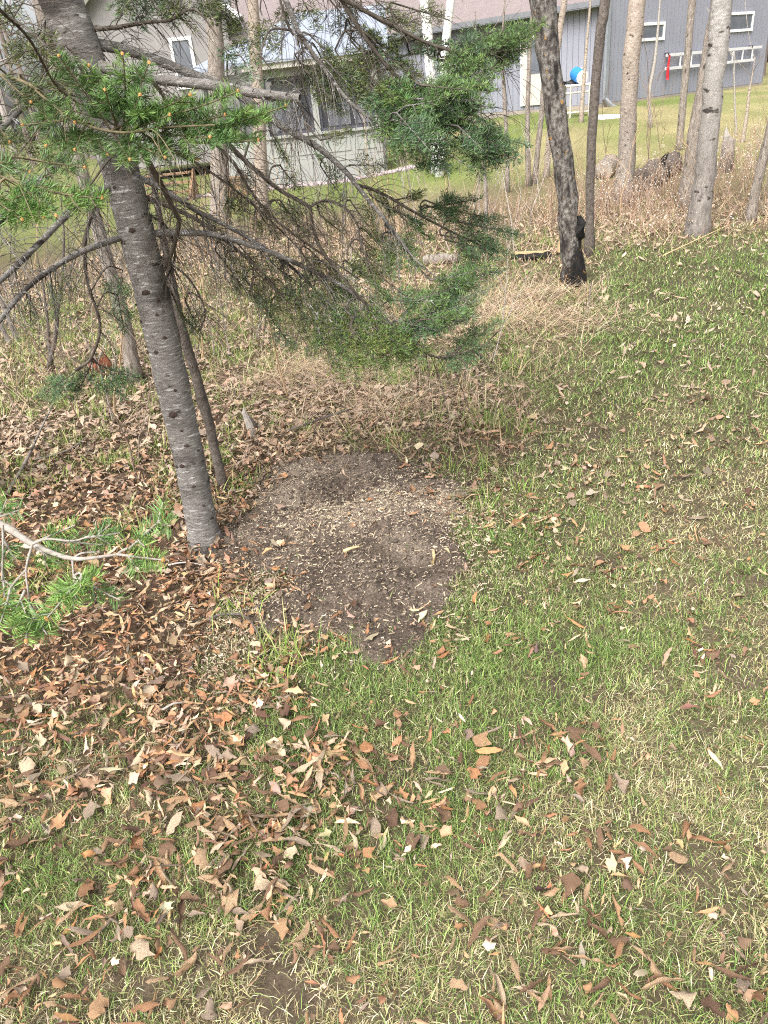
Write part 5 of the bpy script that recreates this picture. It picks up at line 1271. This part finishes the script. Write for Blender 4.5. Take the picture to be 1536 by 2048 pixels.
FR = [
 (1090,42,960,110,2.6,2.7,'m'),(1062,95,930,120,2.6,2.7,'m'),(1035,72,925,140,2.65,2.7,'m'),(1015,128,850,180,2.5,2.6,'m'),(990,112,870,120,2.6,2.7,'d'),(900,85,820,110,2.7,2.7,'d'),(1070,62,980,100,2.55,2.65,'m'),(1000,90,900,105,2.7,2.7,'d'),
 (960,200,820,180,2.5,2.6,'d'),(930,240,790,200,2.5,2.6,'m'),(900,290,800,210,2.45,2.6,'d'),(860,320,780,220,2.45,2.6,'m'),(830,250,740,170,2.5,2.6,'d'),(980,250,860,230,2.5,2.6,'d'),(1062,292,930,260,2.6,2.6,'d'),(1045,320,900,290,2.6,2.6,'d'),
 (950,340,850,280,2.5,2.6,'m'),(900,348,820,270,2.5,2.6,'d'),(1000,182,880,170,2.5,2.6,'m'),(800,300,760,190,2.5,2.6,'m'),(770,230,720,130,2.6,2.6,'o'),(870,230,780,150,2.5,2.6,'m'),(1020,300,920,250,2.55,2.6,'d'),(820,210,760,160,2.5,2.6,'b'),(940,180,840,170,2.4,2.5,'m'),(880,270,790,240,2.4,2.5,'d'),(985,215,890,200,2.5,2.6,'m'),
 (850,92,740,30,2.6,2.6,'o'),(800,110,700,50,2.6,2.6,'o'),(900,40,800,10,2.7,2.7,'o'),(700,150,620,70,2.6,2.5,'o'),(740,210,650,120,2.6,2.5,'o'),(690,230,620,150,2.6,2.5,'o'),(780,170,700,80,2.6,2.6,'o'),(640,200,590,110,2.6,2.5,'o'),(560,110,520,20,2.5,2.5,'o'),(600,60,560,-10,2.5,2.5,'o'),
 (520,130,480,40,2.5,2.5,'o'),(480,90,440,10,2.5,2.5,'o'),(640,60,600,-10,2.5,2.5,'o'),(720,70,660,0,2.6,2.6,'o'),(800,40,740,-10,2.6,2.6,'o'),(850,160,770,110,2.6,2.6,'o'),(820,140,740,80,2.6,2.6,'d'),(680,200,640,110,2.6,2.6,'y'),(720,180,670,100,2.6,2.6,'o'),(760,130,690,60,2.6,2.6,'o'),(860,190,800,130,2.7,2.7,'o'),(790,200,740,150,2.5,2.6,'y'),
 (965,395,850,415,2.9,2.9,'d'),(968,432,850,400,2.9,2.9,'d'),(1048,472,900,440,2.9,2.9,'d'),(1032,510,890,480,2.9,2.9,'d'),(1012,540,860,560,2.85,2.9,'d'),(988,572,830,640,2.8,2.9,'d'),(960,600,820,640,2.8,2.9,'d'),(930,640,800,640,2.8,2.9,'d'),(880,662,790,640,2.8,2.9,'d'),(900,600,780,600,2.8,2.9,'m'),
 (850,540,760,480,2.85,2.85,'m'),(800,560,720,500,2.85,2.85,'m'),(870,480,800,430,2.9,2.85,'m'),(1000,490,880,470,2.9,2.9,'d'),(950,560,840,600,2.8,2.85,'m'),(940,620,840,640,2.75,2.8,'m'),(990,530,880,560,2.85,2.85,'m'),
 (1000,640,910,700,2.9,2.9,'d',.8),(985,690,890,715,2.9,2.9,'d',.8),(950,715,860,712,2.9,2.9,'d',.8),(960,660,900,715,2.9,2.9,'m',.7),
 (830,745,740,640,2.85,2.9,'y'),(790,765,700,660,2.85,2.9,'y'),(740,740,660,640,2.9,2.9,'y'),(700,720,620,610,2.9,2.9,'y'),(865,705,760,640,2.85,2.9,'y'),(660,690,580,590,2.9,2.9,'o'),(620,650,540,560,2.9,2.9,'o'),(570,600,500,530,2.9,2.9,'o'),(650,600,560,540,2.9,2.9,'m'),(720,640,640,560,2.9,2.9,'m'),
 (820,700,740,650,2.8,2.9,'y'),(770,700,690,620,2.85,2.9,'y'),(710,690,640,600,2.9,2.9,'o'),(540,560,470,480,2.9,2.8,'o'),(490,580,430,500,2.9,2.8,'o'),(620,480,560,400,2.8,2.7,'o'),(560,480,500,400,2.8,2.7,'o'),(500,430,450,350,2.8,2.6,'o'),(680,560,620,500,2.9,2.9,'o'),(600,610,560,560,2.9,2.9,'o'),(640,650,600,580,2.9,2.9,'o'),
 (760,480,700,400,2.85,2.8,'o'),(800,430,740,390,2.9,2.8,'o'),(700,260,640,280,2.6,2.6,'o'),(770,330,700,330,2.75,2.7,'o',.7),(850,380,790,400,2.9,2.85,'o'),(690,470,640,430,2.85,2.8,'o',.7),(740,560,690,520,2.9,2.85,'m'),(520,600,450,540,2.95,2.9,'o'),(560,650,500,580,2.95,2.9,'d'),
 (70,795,165,735,3.2,3.1,'d'),(250,800,190,720,3.2,3.1,'d'),(140,800,185,720,3.2,3.1,'d'),(290,760,200,730,3.2,3.1,'d'),(225,620,245,540,3.1,3.0,'d',.8),(250,670,235,590,3.1,3.0,'d',.8),(410,680,370,600,3.0,2.9,'d',.8),(380,650,345,590,3.0,2.9,'o',.8),(120,600,150,520,2.7,2.6,'o',.7),(110,640,100,550,2.6,2.5,'o',.7),(60,660,60,590,2.5,2.4,'o',.6),
 (60,180,130,90,2.0,2.1,'o'),(30,130,90,40,2.0,2.1,'o'),(90,240,140,190,2.0,2.1,'o'),(20,330,80,250,1.9,2.0,'o'),(130,200,150,120,2.0,2.1,'o'),(10,60,60,-20,2.0,2.1,'o',.6),(40,420,90,360,1.95,2.0,'o',.8),(150,430,180,370,2.1,2.2,'o',.6),
 (590,700,540,630,3.0,2.95,'d',.8),(760,730,700,650,2.85,2.9,'y'),(810,720,760,650,2.85,2.9,'y'),(850,730,790,670,2.85,2.9,'m'),(680,730,630,650,2.9,2.9,'o'),(720,770,690,700,2.9,2.9,'y',.8),(630,720,590,650,2.9,2.9,'o',.8),(780,660,700,590,2.85,2.9,'m'),(740,690,660,610,2.9,2.9,'o'),(580,560,520,500,2.9,2.85,'o',.8),(700,600,640,540,2.9,2.9,'o'),(760,560,700,490,2.85,2.85,'o'),(840,610,770,560,2.85,2.85,'d'),(550,620,490,560,2.95,2.9,'o',.7),(790,520,730,460,2.85,2.85,'o'),(850,450,790,420,2.9,2.85,'d'),(910,420,850,410,2.9,2.9,'m'),(690,760,640,680,2.95,2.9,'y'),(650,560,600,500,2.9,2.85,'o'),(880,440,820,420,2.9,2.85,'d',.8),(820,500,770,450,2.9,2.85,'m',.8),(780,600,720,540,2.85,2.85,'m'),(450,470,400,430,2.8,2.75,'o',.8),(470,520,420,460,2.85,2.8,'o',.8),(600,440,550,400,2.8,2.75,'o',.8),(690,400,640,330,2.8,2.7,'o',.7),
 (330,35,280,-40,2.4,2.4,'d'),(390,62,330,-20,2.4,2.4,'o'),(290,62,250,-30,2.4,2.4,'d'),(430,45,380,-50,2.4,2.4,'o'),(260,30,220,-50,2.3,2.3,'o'),(350,60,320,-40,2.5,2.5,'o'),(470,60,420,-30,2.5,2.5,'o'),
 (470,140,440,80,2.4,2.4,'d',.7),(520,170,480,110,2.4,2.4,'d',.7),(560,160,520,110,2.4,2.4,'o',.8),(420,260,380,210,2.4,2.3,'o',.7),(480,240,430,190,2.5,2.4,'d',.7),(580,330,540,260,2.6,2.5,'o',.7),(600,380,560,330,2.7,2.6,'o',.7),(650,330,620,280,2.7,2.6,'o',.7),
]
for f_ in FR:
    att(*f_[:7], thin=(f_[7] if len(f_) > 7 else 1.0) * (.95 if f_[6] in 'oy' else 1.0))
    if len(f_) == 7 and f_[6] in 'dm' and f_[2] > 770 and f_[0] > 880 and f_[1] < 340:                    # a neighbouring spray on the same branch
        j = rng.normal(0, 1, 6); att(f_[0] - 22 + 16 * j[0], f_[1] + 8 + 14 * j[1], f_[2] - 10 + 14 * j[2], f_[3] + 14 * j[3], f_[4] + .08 * j[4], f_[5] + .08 * j[4], f_[6])
FN = [
 (118,112,225,265,1.42,1.55,'b'),(178,132,235,245,1.45,1.55,'b'),(245,108,248,250,1.42,1.55,'b'),(298,126,258,240,1.42,1.55,'b'),(380,190,270,232,1.45,1.55,'b'),(476,182,300,240,1.45,1.55,'b'),(572,212,385,272,1.5,1.55,'b'),(517,280,380,285,1.5,1.55,'b'),
 (420,275,300,262,1.5,1.55,'m'),(330,315,240,265,1.5,1.55,'m'),(395,320,290,270,1.55,1.55,'m'),(92,292,190,255,1.5,1.55,'m'),(45,250,130,240,1.5,1.5,'m'),(205,396,60,374,1.4,1.42,'b'),(112,432,20,352,1.38,1.4,'b'),(88,436,0,390,1.38,1.4,'b'),(45,440,-40,380,1.38,1.4,'b'),
 (170,335,60,318,1.5,1.5,'m'),(150,245,70,180,1.5,1.5,'m'),(62,205,-10,140,1.5,1.5,'o'),(20,285,-40,200,1.5,1.5,'o'),(215,310,180,255,1.5,1.55,'m'),(150,300,170,250,1.5,1.55,'m'),(260,320,230,270,1.5,1.55,'m'),(450,230,330,255,1.5,1.55,'m'),(280,190,245,260,1.45,1.55,'b'),(210,180,235,260,1.45,1.55,'b'),(100,220,40,150,1.6,1.55,'o'),(340,230,260,262,1.48,1.55,'b'),(60,345,-20,320,1.45,1.4,'m')]
for f_ in FN: att(*f_, near=True, bud=True)
# dead thread-like twigs on the bare inner branches
for fb in FB:
    n_ = int(len(fb.pts) * 2.2) if not (fb is NEAR or fb is NEAR2) else 6
    for _ in range(n_):
        j = rng.integers(1, len(fb.pts) - 1); tg = fb.pts[j] - fb.pts[j - 1]; tg /= np.linalg.norm(tg)
        d = np.cross(tg, rng.normal(0, 1, 3)); d /= np.linalg.norm(d); d = d * .8 + tg * .5; L_ = .06 + .22 * rng.random() ** 1.5
        q = fb.pts[j] + np.array([d * L_ * s + np.array([0, 0, -1]) * L_ * .55 * s * s for s in np.linspace(0, 1, 6)])
        rod(fb, q, .0016, .0006, 3)
        if rng.random() < .6:
            d3 = d + rng.normal(0, .6, 3); L3 = L_ * .5
            rod(fb, q[2] + np.array([d3 * L3 * s + np.array([0, 0, -1]) * L3 * .4 * s * s for s in np.linspace(0, 1, 4)]), .001, .0005, 3)
def finish(root, o0, FBs, twigmat='firtwig', keep0=0):
    for k, fb in enumerate(FBs):
        pale_ = fb is NEAR or fb is NEAR2 or twigmat != 'firtwig'
        fb_o = MB(); fb_o.V = [v - o0 for v in fb.wood.V]; fb_o.T = fb.wood.T; fb_o.Q = fb.wood.Q; fb_o.C = fb.wood.C; fb_o.n = fb.wood.n
        bo = fb_o.build('branch', ('firtwig_mid' if root is fir_e else 'firtwig_pale') if pale_ else ('firbark' if fb.r0 > .011 else 'firtwig'), root, smooth=True)
        if fb.nd.V:
            nb_ = fb.nd; nb_.V = [v - o0 for v in nb_.V]; nd = nb_.build('needles', 'needle', bo, colors=True); nd['kind'] = 'stuff'
        for p in fb.buds:
            q = MB().add(ico * .0035 * [1, 1, 1.3] * (0.8 + .4 * rng.random((12, 1))) , T=icf).build('bud', 'bud', bo); q.location = p - o0
finish(fir_e, b, FB)
# upper tiers of the crown above the view
for k in range(16):
    hgt_ = rng.uniform(2.6, 4.6); a = rng.uniform(0, 6.28); c = np.array([np.interp(hgt_, cT[:, 2], cT[:, q_]) for q_ in range(3)])
    L_ = 1.5 * (1 - (hgt_ - 2.4) / 4); dv_ = np.array([math.cos(a), math.sin(a), -.12])
    fb = FirB(None, 0, 0); q = np.array([c + dv_ * L_ * s + [0, 0, -.25 * s * s * L_] for s in np.linspace(0, 1, 8)]); rod(fb, q, .012, .004, 6)
    for j in range(2, 8):
        for sg in (-1, 1):
            sdv_ = np.cross(dv_, [0, 0, 1]) * sg
            frond(fb, q[j] + b, q[j] + b + (dv_ * .6 + sdv_ * .7) * .28, 'd', thin=.5)
    bo = fb.wood
    fo = MB(); fo.V = [v if i_ == 0 else v - b for i_, v in enumerate(bo.V)]; fo.T, fo.Q, fo.C, fo.n = bo.T, bo.Q, bo.C, bo.n
    bo_ = fo.build('branch', 'firtwig', fir_e, smooth=True)
    fb.nd.V = [v - b for v in fb.nd.V]; nd = fb.nd.build('needles', 'needle', bo_, colors=True); nd['kind'] = 'stuff'

# ------------------------------------------------------------------ second fir, mostly out of view at left; one low branch reaches in
MAINFB = FB; FB = []
b2 = G(-35, 1010); f2e = empty('fir_tree', b2); tag(f2e, 'fir at the left edge whose low branch reaches in over the leaves', 'fir tree')
c2_ = np.array([(0, 0, -.1), (0, .01, .1), (-.02, .02, .8), (-.05, .05, 1.8), (-.06, .06, 3.2), (-.08, .08, 4.6)]); MB().tube(crv(c2_, 30), np.interp(np.linspace(0, 1, len(crv(c2_, 30))), [0, .05, .3, 1], [.11, .08, .07, .03]), 18, bump=.04).build('trunk', 'firbark', f2e, smooth=True)
st_ = b2 + np.array([0.03, -.05, .72]); q_ = [st_, st_ + (P(-120, 1010, 1.35) - st_) * .5 + [0, 0, .05], P(-120, 1010, 1.32), P(0, 1048, 1.2), P(65, 1088, 1.17), P(145, 1117, 1.15), P(235, 1109, 1.13)]
c = crv(q_, 36); fb = FirB(c, .009, .0022); rod(fb, c[:-6], .011, .0035, 8); rod(fb, c[-7:], .0035, .002, 8); FB.append(fb)
for pl in ([(65,1088),(52,1140),(57,1190),(58,1235)], [(145,1117),(146,1140),(148,1158)], [(65,1088),(95,1078),(145,1082),(180,1072)], [(52,1140),(25,1170),(0,1210)], [(5,1050),(6,1090),(4,1160)], [(145,1117),(165,1106),(200,1104)]):
    q = np.array([P(*p, 1.15) for p in pl]); c = crv(q, 9); rod(fb, c, .0022, .0014, 5); fb.pts = np.vstack([fb.pts, c])
for f_ in [(326,1036,262,1095,1.1,1.13,'B'),(326,1120,236,1109,1.1,1.13,'B'),(92,1238,165,1150,1.1,1.14,'B'),(190,1158,148,1158,1.12,1.14,'B'),(52,1282,58,1225,1.1,1.14,'B'),(-5,1260,20,1180,1.1,1.14,'B'),(20,1240,50,1180,1.12,1.14,'B'),(240,1200,165,1160,1.14,1.14,'b'),(240,1065,170,1075,1.16,1.15,'b'),(210,1090,120,1080,1.16,1.15,'b'),(150,1050,70,1085,1.18,1.17,'b'),(40,1020,-20,1040,1.2,1.2,'b'),(120,1130,70,1095,1.16,1.16,'b'),(30,1120,5,1075,1.16,1.16,'b'),(10,1200,5,1140,1.14,1.16,'B'),(95,1270,62,1215,1.1,1.13,'b'),(130,1195,150,1158,1.12,1.14,'B')]:
    att(*f_, near=True, bud=f_[6] == 'B')
finish(f2e, b2, FB, 'pale')

# ------------------------------------------------------------------ far woods beyond the houses
far_ = MB()
for k in range(90):
    a = rng.uniform(-.62, .66); r_ = rng.uniform(48, 75); X_, Y_ = r_ * math.sin(a), r_ * math.cos(a); z = float(surf(X_, Y_)[0]); h_ = rng.uniform(9, 17); c = np.array([(0.26,0.22,0.20),(0.34,0.30,0.28),(0.20,0.16,0.14)][rng.integers(3)])
    far_.tube([(X_, Y_, z), (X_ + rng.normal(0, .4), Y_, z + h_ * .5), (X_ + rng.normal(0, .8), Y_, z + h_)], [.2, .14, .04], 6, c=c)
    for j in range(26):
        t0 = rng.uniform(.2, .95); p = np.array([X_, Y_, z + h_ * t0]); d = rng.normal(0, 1, 3); d[2] = abs(d[2]) * .8 + .3; d /= np.linalg.norm(d); L_ = rng.uniform(1, 3.2)
        far_.tube([p, p + d * L_ * .5, p + d * L_ + [0, 0, .3]], [.06, .035, .012], 3, c=c, cap=False)
tag(far_.build('distant_woods', 'weedstalk', colors=True), 'far-off bare grey woods beyond the houses', 'woods', kind='stuff')
